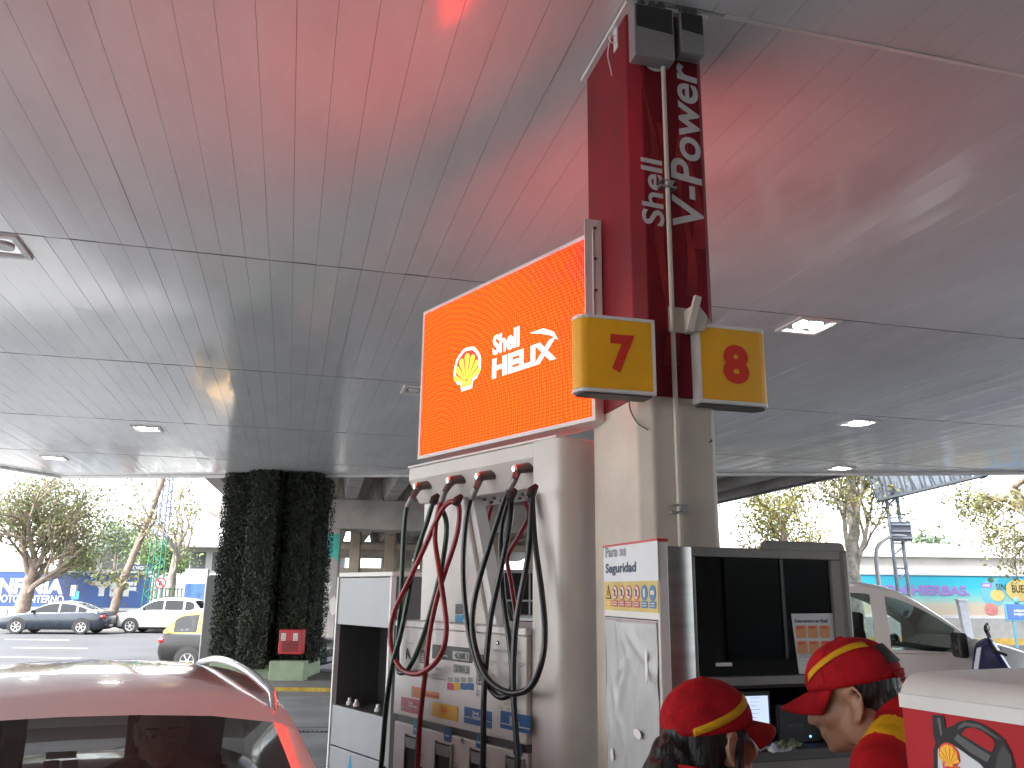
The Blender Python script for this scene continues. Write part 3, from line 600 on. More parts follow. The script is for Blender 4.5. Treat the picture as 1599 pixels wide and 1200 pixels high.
hose('fuel_hose', 'black fuel hose with the lowest loop from the rightmost swivel', M_hk, [(492, 160), (458, 225), (430, 310), (395, 420), (360, 540), (342, 640), (346, 740), (380, 850), (430, 908), (495, 930), (555, 902), (592, 810), (602, 700), (590, 560), (568, 400), (558, 270), (556, 214), (552, 300), (540, 440), (512, 590), (494, 720), (488, 900), (498, 1080), (504, 1190)], [-.05, -.10, -.13, -.12, -.02, -.09, -.13], (520, 124), (557, 212), 1)
# hoses of the far side seen through the opening
for nm, lb, m, path in (('fuel_hose', 'red fuel hose of the far side seen through the dispenser opening', M_hr, [(412, 250), (396, 310), (385, 420), (378, 550), (380, 700), (383, 790)]),
                        ('fuel_hose', 'dark green far side hose crossing diagonally behind the opening', M_hg, [(338, 250), (362, 330), (398, 430), (440, 555), (480, 660), (500, 760)]),
                        ('fuel_hose', 'thin dark hose of the far side at the left of the opening', M_hk, [(330, 250), (340, 400), (356, 530), (370, 690), (374, 780)]),
                        ('fuel_hose', 'red far side hose at the right of the opening', M_hr, [(522, 228), (545, 285), (510, 360), (468, 440), (480, 530), (496, 640), (502, 760)])):
    t = hose(nm, lb, m, path, [DD-.03, DD+.05, DD+.02], None, path[0], 0)
mb = MB()
for i in range(12):
    q = L(*Z(375+(i % 6)*34, 212+(i//6)*10), .2); mb.cyl((q.x, .16+.1*(i//6), z_u-.001), (q.x, .16+.1*(i//6), z_u-.012), .009, n=8)
mb.build('bolts', M_dgrey, dp)
ring = thing('pump_island', 'raised concrete island under dispenser, column and kiosk', 'kerb', (.45, 3.35, 0), R(-20)); 
MB().prism(rrect(-1.5, 1.6, -.55, .75, .2), 0.0, .1, 'z').build('slab', M_conc, ring, bevel=.02)
# ------------------------------------------------------------------ safety notice board beside the column
nb = aty(1031, 1000, 2.42); BF = Fr((nb.x, nb.y), R(-75.5)); bl = BF.loc(944, 1000).x
bd = thing('safety_board', 'tall grey safety notice board with torn silver film before the column', 'sign', (nb.x, nb.y, 0), R(-75.5))
zt = BF.loc(1031, 838).z
MB().box(bl, 0, 0, .032, 0.0, zt-.012).build('board', M_cream, bd, bevel=.004)
bx('red_cap', M_redp, bd, bl-.002, .002, -.002, .034, zt-.0115, zt-.004, bevel=.002)
M_film = mat('silver_film', (.42, .425, .43), .34, .0, var=.08, vscale=3, bump=.25, bscale=7)
M_paper = mat('white_sheet', (.58, .60, .62), .4, var=.06, vscale=4)
def bpx(a, b): q = BF.loc(a, b); return q.x, q.z
def brect(nm, a, b, c, d, m, y=-.0015, par=None):
    x0, z1 = bpx(a, b); x1, z0 = bpx(c, d); zm1 = bpx((a+c)/2, b)[1]; zm0 = bpx((a+c)/2, d)[1]
    return plate(nm, rrect(x0, x1, zm0, zm1, .002, 2), y, m, par or bd, .0014)
hdr = brect('header_sheet', 944, 850, 1029, 908, M_paper)
x0, z0 = bpx(947, 895); x1, z1 = bpx(994, 880)
M_nav = mat('navy_ink', (.02, .04, .12), .5, var=.15, vscale=30); M_fade = mat('faded_ink', (.3, .33, .38), .5, var=.3, vscale=25)
text('lettering', 'Seguridad', M_nav, hdr, x0, bpx(970, 899)[1], x1-x0, bpx(970, 879)[1]-bpx(970, 899)[1], -.003, bold=.03)
x1 = bpx(978, 870)[0]; text('lettering', 'Para su', M_fade, hdr, x0, bpx(962, 870)[1], x1-x0, bpx(962, 853)[1]-bpx(962, 870)[1], -.003, bold=.03)
band = brect('yellow_band', 944, 908, 1029, 955, mat('pale_yellow', (.60, .45, .10), .45, var=.15, vscale=9))
zc = bpx(985, 926)[1]; zl = bpx(985, 943)[1]; M_icw = mat('icon_white', (.62, .60, .55), .5, var=0); M_icr = mat('icon_red', (.45, .10, .08), .5, var=0); M_icb = mat('icon_blue', (.05, .16, .35), .5, var=0)
n = 7; xs = lin(bpx(951, 926)[0], bpx(1020, 926)[0], n)
for i, x in enumerate(xs):
    if i == 0: plate('icon', [(x-.024, zc-.02), (x+.024, zc-.02), (x, zc+.024)], -.003, M_ink, band); plate('icon', [(x-.017, zc-.016), (x+.017, zc-.016), (x, zc+.016)], -.0038, M_ylb, band); plate('icon', [(x-.003, zc-.01), (x+.003, zc-.01), (x+.003, zc+.006), (x-.003, zc+.006)], -.0046, M_ink, band)
    elif i < 5:
        plate('icon', disc(x, zc, .023, 18), -.003, M_icr, band); plate('icon', disc(x, zc, .018, 18), -.0038, M_icw, band)
        plate('icon', [(x-.008, zc-.01), (x+.006, zc-.01), (x+.008, zc+.006), (x-.004, zc+.012)], -.0044, M_ink, band)
        plate('icon', [(x-.015, zc+.012), (x-.012, zc+.015), (x+.015, zc-.012), (x+.012, zc-.015)], -.005, M_icr, band)
    else: plate('icon', disc(x, zc, .023, 18), -.003, M_icb, band); plate('icon', rrect(x-.006, x+.006, zc-.012, zc+.012, .003, 2) if i == 5 else rrect(x-.012, x+.012, zc-.005, zc+.007, .003, 2), -.0038, M_icw, band)
    plate('icon_caption', rrect(x-.023, x+.023, zl-.011, zl+.009, .002, 2), -.003, M_icr if 0 < i < 5 else M_ylb if i == 0 else M_icb, band)
    for k in range(2): plate('caption_line', [(x-.016, zl-.005+k*.007), (x+.016, zl-.005+k*.007), (x+.016, zl-.003+k*.007), (x-.016, zl-.003+k*.007)], -.0038, M_icw, band)
bx('dark_joint', M_ink, bd, bl+.015, -.008, -.0016, -.0004, bpx(985, 966)[1]-.002, bpx(985, 966)[1]+.002)
bx('dark_joint', M_ink, bd, bl+.0125, bl+.016, -.0016, -.0004, .1, bpx(985, 966)[1])
# wrinkled silver film
fx0, fx1, fz1 = bl+.02, -.012, bpx(985, 967)[1]-.002; nx, nz = 46, 120; mb = MB(); vv = []; random.seed(4)
folds = [(random.uniform(fx0, fx1), random.uniform(.9, fz1), random.uniform(-1.2, 1.2), random.uniform(.02, .05), random.uniform(.003, .009)) for _ in range(16)]
for j in range(nz):
    for i in range(nx):
        x = fx0+(fx1-fx0)*i/(nx-1); z = .15+(fz1-.15)*j/(nz-1); y = -.004-.003*noise.noise((x*9, 2, z*6))-.0016*noise.noise((x*30, 5, z*22))
        for (cx, cz, an, wd, am) in folds:
            u = (x-cx)*math.cos(an)+(z-cz)*math.sin(an); v = -(x-cx)*math.sin(an)+(z-cz)*math.cos(an); y -= am*math.exp(-(u/ (wd*.35))**2-(v/(wd*3.2))**2)
        vv.append((x, min(y, -.001), z))
mb.add(vv, [(j*nx+i, j*nx+i+1, (j+1)*nx+i+1, (j+1)*nx+i) for j in range(nz-1) for i in range(nx-1)])
fo = mb.build('silver_film', M_film, bd, smooth=70); sd = fo.modifiers.new('s', 'SOLIDIFY'); sd.thickness = .0006
random.seed(8)
for (a, b, r1, r2) in ((1002, 1146, .035, .016), (962, 1178, .016, .02), (1016, 1040, .012, .05)):
    cx, cz = bpx(a, b); plate('peeled_patch', [(cx+r1*math.cos(t)*random.uniform(.7, 1), cz+r2*math.sin(t)*random.uniform(.7, 1)) for t in lin(0, 5.9, 11)], -.014, M_white, bd, .001)

# ------------------------------------------------------------------ attendants' kiosk
M_kio = mat('kiosk_metal', (.20, .19, .175), .42, .35, var=.1, vscale=3); M_smoke = glass('smoked_glass', (.10, .10, .105), .015, 1.5, 0)
ko = aty(1041, 1000, 2.50); QF = Fr((ko.x, ko.y), R(19)); ks = thing('attendant_kiosk', 'grey metal cash kiosk with smoked glass cabinet behind the attendants', 'kiosk', (ko.x, ko.y, 0), R(19))
q = QF.loc; kx1 = q(1330, 950).x; kz1 = q(1180, 857).z; gx0, gx1 = q(1088, 950).x, q(1303, 950).x; gz0, gz1 = q(1190, 1056).z, q(1190, 872).z; fx_ = q(1073, 950).x; zb = q(1190, 1070).z; zc_ = q(1200, 1172).z; KD = .33
MB().prism([(0, .035), (.01, .008), (.035, -.006), (.07, -.008), (.092, .0), (.092, .06), (0, .06)], 0, q(1062, 854).z, 'z').build('rounded_post', M_alu, ks, smooth=40)
bx('post_gap', M_dark, ks, .0925, fx_-.0, .012, .06, 0.1, kz1-.01)
for (a, b, c, d) in ((fx_, kx1-.03, gz1, kz1), (fx_, kx1-.03, zb, gz0), (fx_, gx0, gz0, gz1), (gx1, kx1-.03, gz0, gz1)): bx('door_frame', M_kio, ks, a, b, 0, .025, c, d, bevel=.002)
pane = MB().box(gx0+.001, gx1-.001, .012, .016, gz0+.001, gz1-.001).build('glass_door', M_smoke, ks)
bx('cabinet_back', M_dark, ks, fx_, kx1-.032, KD-.02, KD, zb, kz1-.002); bx('cabinet_floor', M_dgrey, ks, fx_, kx1-.032, .026, KD-.021, zb-.0, zb+.012)
bx('cabinet_top', M_kio, ks, fx_, kx1-.032, .0255, KD, kz1-.012, kz1+.0005)
bx('side_panel', M_kio, ks, kx1-.0295, kx1+.0, -.004, KD, 0, kz1+.004, bevel=.008); bx('left_panel', M_dgrey, ks, .062, .09, .061, KD, 0, kz1-.004)
# rounded cover at the back of the roof
bcx0 = q(1196, 860, KD).x; MB().prism(rrect(bcx0, q(1320, 860, KD).x, kz1-.12, q(1260, 848, KD).z+.004, .02, 4), KD+.002, KD+.035).build('rear_cover', M_kio, ks, bevel=.004)
# things stored behind the glass
M_card = mat('cardboard', (.35, .22, .14), .8, var=.15, vscale=8)
for (a, b, c, d, y, m, nm, lb) in ((1155, 945, 1190, 1010, .12, M_card, 'cardboard_box', 'brown cardboard box behind the smoked kiosk glass'), (1135, 970, 1165, 1012, .08, mat('pale_sheet', (.5, .45, .42), .7), 'paper_pad', 'pale paper pad leaning behind the smoked kiosk glass'), (1100, 945, 1122, 970, .15, M_card, 'parcel', 'small parcel at the left behind the smoked kiosk glass')):
    p0 = q(a, d, y); p1 = q(c, b, y); t = thing(nm, lb, 'box', QF.w(p0.x, y, p0.z), R(19)); MB().box(0, p1.x-p0.x, 0, .08, 0, p1.z-p0.z).build('body', m, t, bevel=.003); bx('tape', M_white, t, (p1.x-p0.x)*.45, (p1.x-p0.x)*.55, -.001, .081, -.0005, p1.z-p0.z+.0008)
p0 = q(1110, 1016, .06); bx('inner_shelf', M_dgrey, ks, fx_, kx1-.033, .05, KD-.021, p0.z-.012, p0.z)
# notice and sticker on the glass
n0 = q(1250, 1056, .01); n1 = q(1303, 958, .01); nt_ = MB().prism([(n0.x-.004, gz0+.002), (gx1-.003, gz0+.004), (gx1-.001, n1.z), (n0.x-.018, n1.z-.002)], .0085, .011).build('notice', M_paper, ks)
nw = gx1-n0.x; text('lettering', 'Descuentos en Shell', M_ink, nt_, n0.x-.010, n1.z-.028, nw*.9, .010, .0078, bold=.03)
M_ico = mat('notice_orange', (.62, .28, .10), .5, var=.1); 
for i in range(3):
    for j in range(2):
        x = n0.x-.006+i*nw*.32; z = n1.z-.062-j*.046; plate('notice_tile', rrect(x, x+nw*.27, z-.012, z+.026, .005, 2), .0074, M_ico, nt_, .001); plate('tile_line', rrect(x+.003, x+nw*.2, z+.017, z+.022, .001, 1), .0066, M_numred, nt_, .0006)
for k in range(3): plate('notice_line', [(n0.x, gz0+.062-k*.006), (n0.x+nw*.4, gz0+.062-k*.006), (n0.x+nw*.4, gz0+.064-k*.006), (n0.x, gz0+.064-k*.006)], .0076, M_ink2, nt_, .0006)
s0 = q(1118, 1041, .01); s1 = q(1143, 1035, .01); plate('glass_sticker', rrect(s0.x, s1.x, s0.z, s1.z, .001, 1), .0095, M_white, ks, .001)
# dark bay below the glass with counter
bx('bay_back', M_dark, ks, fx_, kx1-.032, KD-.02, KD, .1, zb-.001); bx('counter', M_dgrey, ks, .0925, kx1-.031, -.01, KD-.022, zc_-.03, zc_, bevel=.003); bx('base_cabinet', M_kio, ks, .0925, kx1-.031, .0, KD-.022, .0, zc_-.031)
bx('bay_lintel', M_dark, ks, fx_, kx1-.032, .03, KD-.021, zb-.012, zb-.001)
# screen, till and papers on the counter
M_scrn = mat('terminal_screen', (.5, .55, .65), .3, var=0, emit=(.60, .72, 1.0), es=1.0*ES)
a0 = q(1148, 1160, .08); a1 = q(1202, 1078, .08); t = thing('terminal_screen', 'lit touch screen of the till in the dark kiosk bay', 'screen', QF.w(a0.x, .08, zc_), R(19))
W_ = a1.x-a0.x; z0 = a0.z-zc_; z1 = a1.z-zc_
bx('bezel', M_black, t, 0, W_, 0, .03, max(z0, .02), z1, bevel=.004); sc0 = q(1155, 1147, .078).z-zc_; sc1 = q(1155, 1088, .078).z-zc_
sf = bx('screen_face', M_scrn, t, .012, W_-.01, -.002, -.0005, sc0, sc1); bx('stand', M_black, t, W_*.3, W_*.7, .01, .06, 0, max(z0, .02)+.001)
for k in range(2): plate('screen_button', rrect(W_*.34+k*W_*.28, W_*.58+k*W_*.28, sc0+.016, sc0+.022, .001, 1), -.0028, M_nav if k == 0 else mat('screen_green', (.05, .3, .1), .4), sf, .0006)
for k in range(6): plate('screen_line', [(W_*.45, sc0+.045+k*.011), (W_*(.6+.05*(k % 3)), sc0+.045+k*.011), (W_*(.6+.05*(k % 3)), sc0+.046+k*.011), (W_*.45, sc0+.046+k*.011)], -.0026, M_icb, sf, .0005)
a0 = q(1208, 1172, .1); a1 = q(1290, 1095, .1); t = thing('till_computer', 'black till computer with blue indicator light in the kiosk bay', 'computer', QF.w(a0.x, .07, zc_), R(19))
bx('case', M_black, t, 0, a1.x-a0.x, 0, .2, .0, a1.z-zc_, bevel=.005); lx = q(1265, 1150, .07)
M_bl = mat('blue_led', (.1, .3, 1), .3, var=0, emit=(.1, .35, 1), es=6*ES); MB().ell((lx.x-a0.x, -.002, lx.z-zc_), (.0035, .002, .0035), 10, 6).build('indicator_light', M_bl, t); bx('drive_slot', M_dgrey, t, .03, .09, -.0015, .0, .05, .056)
a0 = q(1185, 1165, .02); t = thing('receipt_papers', 'crumpled receipts and a green note on the kiosk counter', 'papers', QF.w(a0.x, -.03, zc_), R(19)); random.seed(9)
for k, m in enumerate((M_paper, M_paper, mat('green_paper', (.22, .26, .14), .7))):
    mb = MB(); n_ = 9; o_ = ((-.06, .0), (-.01, -.03), (.045, .0))[k]
    mb.add([(o_[0]+.08*i/(n_-1)+.01*j/(n_-1), o_[1]+.07*j/(n_-1), .004+.012*(k+1)*abs(noise.noise((i*.35+k*3, j*.35, k)))) for j in range(n_) for i in range(n_)], [(j*n_+i, j*n_+i+1, (j+1)*n_+i+1, (j+1)*n_+i) for j in range(n_-1) for i in range(n_-1)]); o = mb.build('sheet', m, t, smooth=60); sd = o.modifiers.new('s', 'SOLIDIFY'); sd.thickness = .0005

# ------------------------------------------------------------------ grey service cabinet behind the dispenser
go = aty(524, 1000, 6.1); GF = Fr((go.x, go.y), DA); gc = thing('service_cabinet', 'tall grey service cabinet with dark open recess left of the dispenser', 'cabinet', (go.x, go.y, 0), DA)
q = GF.loc; gw = q(607, 1000).x; gt = q(560, 894).z; M_cab = mat('cabinet_grey', (.30, .31, .325), .4, .2, var=.06, vscale=3); M_cabd = mat('cabinet_dark', (.10, .10, .10), .5, .2, var=.08, vscale=3)
GD = .7; za, zb2, zc2, zd = q(565, 978).z, q(565, 1112).z, q(565, 1180).z, .12
MB().prism(rrect(-.02, gw+.012, .0, GD, .02, 3), gt-.03, gt, 'z').build('top', M_white, gc, bevel=.005)
for a, b in ((-.02, 0), (gw-.008, gw+.012)): bx('corner_post', M_white, gc, a, b, -.004, .03, 0, gt-.031)
bx('right_side', M_cabd, gc, gw-.01, gw+.008, .031, GD, 0, gt-.031); bx('left_side', M_cabd, gc, -.018, .0, .031, GD, 0, gt-.031); bx('back', M_cabd, gc, .0005, gw-.011, GD-.02, GD, 0, gt-.031)
for (a, b) in ((za, gt-.036), (zc2+.004, zb2), (zd, zc2-.004)): bx('door', M_cab, gc, .004, gw-.012, .003, .03, a, b, bevel=.003)
bx('shelf', M_cabd, gc, .002, gw-.012, .031, GD-.021, zb2-.03, zb2-.002); bx('recess_ceiling', M_cabd, gc, .002, gw-.012, .031, GD-.021, za+.002, za+.02); bx('recess_wall', M_dark, gc, .002, gw-.012, .35, .37, zb2, za); bx('plinth', M_dgrey, gc, .005, gw-.013, .02, GD-.03, 0, zd-.004)
pw = q(545, 1193).x; plate('blue_mark', [(pw-.03, .0+zc2-.12), (pw+.04, zc2-.12), (pw+.02, zc2-.06), (pw+.012, zc2-.02), (pw, zc2-.05)], .0015, M_cyn, gc, .001)
for i, u in enumerate((545, 556, 590)):
    s = GF.loc(u, 1108, .1); t = thing('plastic_cup', 'small white plastic cup on the shelf of the grey cabinet, %s' % ('leftmost', 'middle', 'rightmost')[i], 'cup', GF.w(s.x, .1, zb2-.002), 0, 'white cups on the cabinet shelf')
    MB().lathe([(.001, 0), (.022, 0), (.022, .02), (.014, .024), (.012, .045), (.001, .046)], 14).build('cup_body', M_white, t, smooth=40)

# ------------------------------------------------------------------ red oil display stand at the right
oo = aty(1406, 1120, 1.50); OF = Fr((oo.x, oo.y), R(-65)); od = thing('oil_display_stand', 'red display stand with white rounded top and printed oil jug', 'display stand', (oo.x, oo.y, 0), R(-65))
q = OF.loc; zt = q(1408, 1046, .06).z; zb3 = q(1407, 1083).z; OL = .95; ODp = .38
prof = [(.0, zb3)]+[(.055-.055*math.cos(R(t)), zt-.055+.055*math.sin(R(t))) for t in lin(0, 90, 8)]+[(ODp, zt), (ODp, zb3)]
M_gw = mat('grey_white_plastic', (.60, .58, .56), .42, var=.06, vscale=4); MB().prism(prof, 0, OL, 'x').build('white_top', M_gw, od, smooth=30)
M_ored = mat('red_print', (.40, .012, .018), .5, spec=.2, var=.1, vscale=3); bx('red_panel', M_ored, od, .003, OL-.003, .003, ODp-.003, 0, zb3-.001)
zq = lambda x, y: (lambda v: (v.x, v.z))(q(1380+x/3.749, 880+y/3.749))
M_jug = mat('jug_grey_print', (.035, .035, .038), .5, spec=.15, var=.2, vscale=6); M_jugl = mat('jug_highlight_print', (.12, .12, .125), .5, spec=.15, var=.15, vscale=6); M_jugd = mat('jug_dark_print', (.015, .015, .017), .4)
rp_ = D.objects['red_panel']
def ring(outer, hole):                         # outline with a hole, bridged at the first points
    return outer+[outer[0]]+[hole[0]]+list(reversed(hole[1:]))+[hole[0]]
out = [(440, 925), (400, 950), (360, 965), (345, 890), (280, 888), (285, 1000), (300, 1055), (288, 1090), (290, 1300), (300, 1500), (330, 1560), (700, 1560), (755, 1500), (770, 1300), (765, 1190), (740, 1100), (700, 1030), (640, 980), (570, 940), (500, 915)]
hole = [(455, 1002), (480, 968), (520, 960), (580, 985), (640, 1030), (652, 1060), (632, 1105), (600, 1092), (520, 1040)]
jug = plate('jug_print', [zq(*p) for p in out], .0012, M_jug, rp_, .0014); plate('handle_gap', [zq(*p) for p in hole], .0002, M_ored, jug, .0008)
plate('jug_print', [zq(*p) for p in ((430, 1000), (520, 1060), (625, 1125), (605, 1165), (500, 1105), (410, 1030))], .0004, M_jugl, jug, .0006)
plate('jug_print', [zq(*p) for p in ((470, 930), (560, 945), (690, 1035), (660, 1025), (560, 965), (480, 950), (430, 975), (440, 950))], .0004, M_jugl, jug, .0006)
plate('jug_print', [zq(*p) for p in ((670, 1110), (700, 1060), (745, 1130), (760, 1300), (700, 1300), (650, 1200))], .0004, M_jugd, jug, .0006)
plate('jug_print', [zq(*p) for p in ((310, 905), (330, 905), (345, 1000), (330, 1010))], .0004, M_jugl, jug, .0006)
plate('jug_label', [zq(*p) for p in ((318, 1480), (316, 1090), (345, 1058), (400, 1060), (470, 1108), (560, 1172), (620, 1240), (640, 1480))], .0002, M_paper, jug, .0008)
c = zq(385, 1127); e1 = zq(415, 1127); shell(jug, c[0], c[1], .037, .037, -.0006, M_numred, M_orange, M_orange)
a = zq(350, 1225); b = zq(440, 1185); text('lettering', 'Helix', M_numred, jug, a[0], a[1], (b[0]-a[0])*1.5, b[1]-a[1], -.0006, bold=.04)

# ------------------------------------------------------------------ planted column, its island plinth and fire box
pl = thing('planted_column', 'thick canopy column clad all over in dark green ivy', 'column', (0, 0, 0)); random.seed(21)
xa, xb = aty(340, 880, 17.3).x, aty(492, 880, 17.3).x; xp0, xp1 = aty(383, 880, 16.9).x, aty(428, 880, 16.9).x
core = mat('ivy_backing', (.02, .025, .014), .9, var=.2); boxes = [(xa, xb, 17.3, 18.6), (xp0, xp1, 16.85, 17.31), (aty(440, 880, 17.1).x, xb-.05, 17.1, 17.31)]
for i, (a, b, c, d) in enumerate(boxes): bx('core', core, pl, a+.06, b-.06, c+.06, d, .3, HS-.01)
lv = MB(); mats_l = [leafmat('ivy_dark', (.009, .015, .008), .15), leafmat('ivy_mid', (.016, .026, .011), .2), leafmat('ivy_light', (.034, .05, .018), .25), leafmat('ivy_brown', (.035, .03, .02), .1)]
def leaf(mb, p, nrm, s, mi):
    n = (Vector(nrm)+Vector((random.uniform(-.8, .8), random.uniform(-.8, .8), random.uniform(-.3, .8)))).normalized(); u = n.orthogonal().normalized(); u = Matrix.Rotation(random.uniform(0, 6.28), 3, n)@u; v = n.cross(u); p = Vector(p)
    mb.add([p-u*s, p-v*s*.6+n*s*.15, p+u*s, p+v*s*.6+n*s*.15], [(0, 1, 2, 3)], mi)
def ivy(x0, y0, x1, y1, nrm, cnt, lo=.38):
    for _ in range(cnt):
        t = random.random(); z = random.uniform(lo, HS-.01); x = x0+(x1-x0)*t; y = y0+(y1-y0)*t; b = .05*noise.noise((x*2.5, y*2.5, z*1.6))+random.uniform(-.03, .07)
        c = noise.noise((x*1.7+9, y, z*1.1)); lowz = z < 1.5
        mi = random.choices((0, 1, 2, 3), ((8, 4, .6, .6) if c < .1 else (4, 6, 1.5, .4)) if not lowz else (4, 6, 3.5, .5))[0]
        leaf(lv, (x+nrm[0]*b, y+nrm[1]*b, z), nrm, random.uniform(.018, .034), mi)
for (a, b, c, d) in boxes:
    w_ = b-a; ivy(a, c, b, c, (0, -1, 0), int(w_*6500)); ivy(a, c, a, d, (-1, 0, 0), int((d-c)*5000)); ivy(b, c, b, d, (1, 0, 0), int((d-c)*5000))
o = lv.build('ivy_leaves', mats_l, pl); o['kind'] = 'stuff'
M_pg = mat('pale_green_paint', (.34, .43, .29), .7, var=.15, vscale=3); bx('plinth', M_pg, pl, xa+.1, xb-.02, 17.05, 18.5, .1, .42, bevel=.02); a = aty(418, 1060, 16.7).x; b = aty(474, 1060, 16.7).x; bx('front_plinth', M_pg, pl, a, b, 16.72, 17.04, .1, .47, bevel=.02)
f0 = aty(433, 1022, 16.78); f1 = aty(472, 984, 16.78); t = thing('fire_box', 'red fire equipment box fixed to the ivy column', 'fire box', (f0.x, 16.80, f0.z)); W_ = f1.x-f0.x; H_ = f1.z-f0.z
bx('case', M_redp, t, 0, W_, 0, .3, 0, H_, bevel=.015); bx('window_recess', mat('deep_red', (.22, .012, .015), .5), t, W_*.16, W_*.88, -.004, .002, H_*.10, H_*.55, bevel=.001)
for x in (.1, .62): bx('label_plate', M_paper, t, W_*x, W_*(x+.2), -.006, -.001, H_*.55, H_*.86); 
for x in (.13, .65):
    for k in range(3): bx('label_line', M_ink2, t, W_*x, W_*(x+.14), -.0075, -.0062, H_*(.6+k*.07), H_*(.62+k*.07))
g0 = aty(314, 1000, 18.7); g1 = aty(352, 1000, 18.7); t = thing('grey_sign_panel', 'grey rounded back of a sign panel left of the ivy column', 'sign', (g0.x, 18.7, 0)); ht = aty(322, 898, 18.7).z
MB().prism(rrect(.0, g1.x-g0.x, .0, ht, .08, 5), 0, .14).build('panel', M_dgrey, t, bevel=.01); bx('edge_strip', M_alu, t, -.02, .0, .0, .14, .02, ht-.1)
# ------------------------------------------------------------------ vehicles
M_tyre = mat('tyre', (.02, .02, .02), .75, var=.2); M_rim = mat('alloy_rim', (.5, .5, .5), .3, .8, var=.1)
M_hl = mat('headlight_lens', (.72, .74, .76), .08, 0, var=.1, coat=.6); M_tl = mat('taillight_lens', (.42, .012, .015), .15, var=.1, coat=.5); M_trim = mat('black_trim', (.018, .018, .02), .45, var=.1)
M_int = mat('cabin_dark', (.035, .033, .032), .8, var=.15); M_plate = mat('number_plate', (.55, .56, .56), .4, var=.05)
def interp(pts, x):
    for (a, b), (c, d) in zip(pts, pts[1:]):
        if a >= x >= c: t = (a-x)/(a-c) if a != c else 0; return b+(d-b)*t
    return pts[0][1] if x > pts[0][0] else pts[-1][1]
def dense(pts, n=5): return [(p.x, p.y) for p in smooth_pts([(a, b, 0) for a, b in pts], n)]
def car(name, label, cat, loc, rot, L, W, belt, hood, gh, ws, rg, pillars, swin, paint, roofpaint=None, wheels=(), wr=.31, tint=(.10, .11, .11), crown=.05, tumble=.13, bow=.10, z0=.2, group=None, frit=False, seats=True, rails=False, lowpaint=None, gname='car_glass', mirror_x=None, arch=True):
    t = thing(name, label, cat, loc, rot, group); g = glass(gname, tint, .02)
    hw = W/2; hood = dense(hood, 4); roofpaint = roofpaint or paint
    # lower body
    n = 44; xs = lin(L/2, -L/2, n); mb = MB(); rows = []
    for x in xs:
        e = abs(2*x/L); f = 1-.16*e**7; ff = f*hw; zt = interp(hood, x); zl = z0+.10*max(0, e-.86)/.14
        if e > .995: zt -= .05; zl += .06; ff *= .96
        zs_ = zt-.05; zm = zl+(zs_-zl)*.55
        half = [(0, zl), (ff*.9, zl), (ff*.975, zl+.09), (ff*1.0, zm-.08), (ff*1.0, zm+.06), (ff*.975, zs_-.02), (ff*.945, zs_+.03), (ff*.87, zt), (ff*.45, zt+crown*.35), (0, zt+crown*.45)]
        rows.append([(x, y, z) for y, z in half]+[(x, -y, z) for y, z in half[-2:0:-1]])
    k = len(rows[0]); mb.v = [p for r in rows for p in r]
    for i in range(n-1):
        for j in range(k): mb.f.append((i*k+j, (i+1)*k+j, (i+1)*k+(j+1) % k, i*k+(j+1) % k)); mb.mi.append(1 if (j in (0, 1, k-1, k-2)) else 0)
    mb.f += [tuple(range(k)), tuple((n-1)*k+j for j in range(k-1, -1, -1))]; mb.mi += [0, 0]
    mb.build('body', [paint, lowpaint or M_trim], t, smooth=38)
    # cabin: rows run up one side, over the roof and down the other; columns follow the side profile
    G = dense(gh, 6); xa, xb = G[0][0], G[-1][0]; key = {xa, xb, *ws, *rg, *swin}
    for a, b in pillars: key |= {a, b}
    sx = sorted(key, reverse=True); cols = []
    for a, b in zip(sx, sx[1:]):
        m = max(1, int((a-b)/.12)); cols += [a+(b-a)*i/m for i in range(m)]
    cols.append(sx[-1]); ts = [0, .05, .35, .65, .90, 1]; ss = [.955, .88, .6, .3, 0, -.3, -.6, -.88, -.955]
    H = max(z for _, z in G); rows = []; hb = hw*.93
    def wid(z): return hb-tumble*max(0, (z-belt)/(H-belt))**1.25
    for x in cols:
        zr = max(interp(G, x), belt+.004); ze = belt+(zr-belt)*.955-.012*min(1, (zr-belt)*4); ze = max(ze, belt+.002); r = []
        bl = max(0, min(1, (x-(xa+xb)/2)/((xa-xb)/2))); br_ = max(0, min(1, ((xa+xb)/2-x)/((xa-xb)/2)))
        for tt in ts: z = belt+(ze-belt)*tt; r.append((wid(z), z))
        we = wid(ze); top = []
        for s in ss: top.append((s*we, ze+(zr-ze)*(1-abs(s)**8)+crown*(1-s*s)*min(1, (zr-belt)/.25)))
        sec = r+top+[(-y, z) for y, z in reversed(r)]
        rows.append([(x-bow*bl**1.5*(y/hb)**2+bow*.8*br_**1.5*(y/hb)**2, y, z) for y, z in sec])
    K = len(rows[0]); nt_, ns_ = len(ts), len(ss); pieces = {}
    def inr(x, r): return min(r) <= x <= max(r)
    for i in range(len(cols)-1):
        xm = (cols[i]+cols[i+1])/2
        for j in range(K-1):
            key_ = 'cabin_frame'
            if j < nt_-1 or j >= nt_+ns_:
                lvl = j if j < nt_-1 else K-2-j; side = 0 if j < nt_-1 else 1
                if 1 <= lvl <= 3 and inr(xm, swin) and not any(inr(xm, p) for p in pillars):
                    idx = sum(1 for p in pillars if xm < min(p)); key_ = ('side_window', side, idx)
            else:
                s = j-nt_
                if 1 <= s <= ns_-3:
                    if inr(xm, ws): key_ = ('windscreen', 0, 0)
                    elif inr(xm, rg): key_ = ('rear_window', 0, 0)
                if key_ == 'cabin_frame' and xm < ws[1] and xm > rg[0]: key_ = 'roof'
            pieces.setdefault(key_, []).append((i, j))
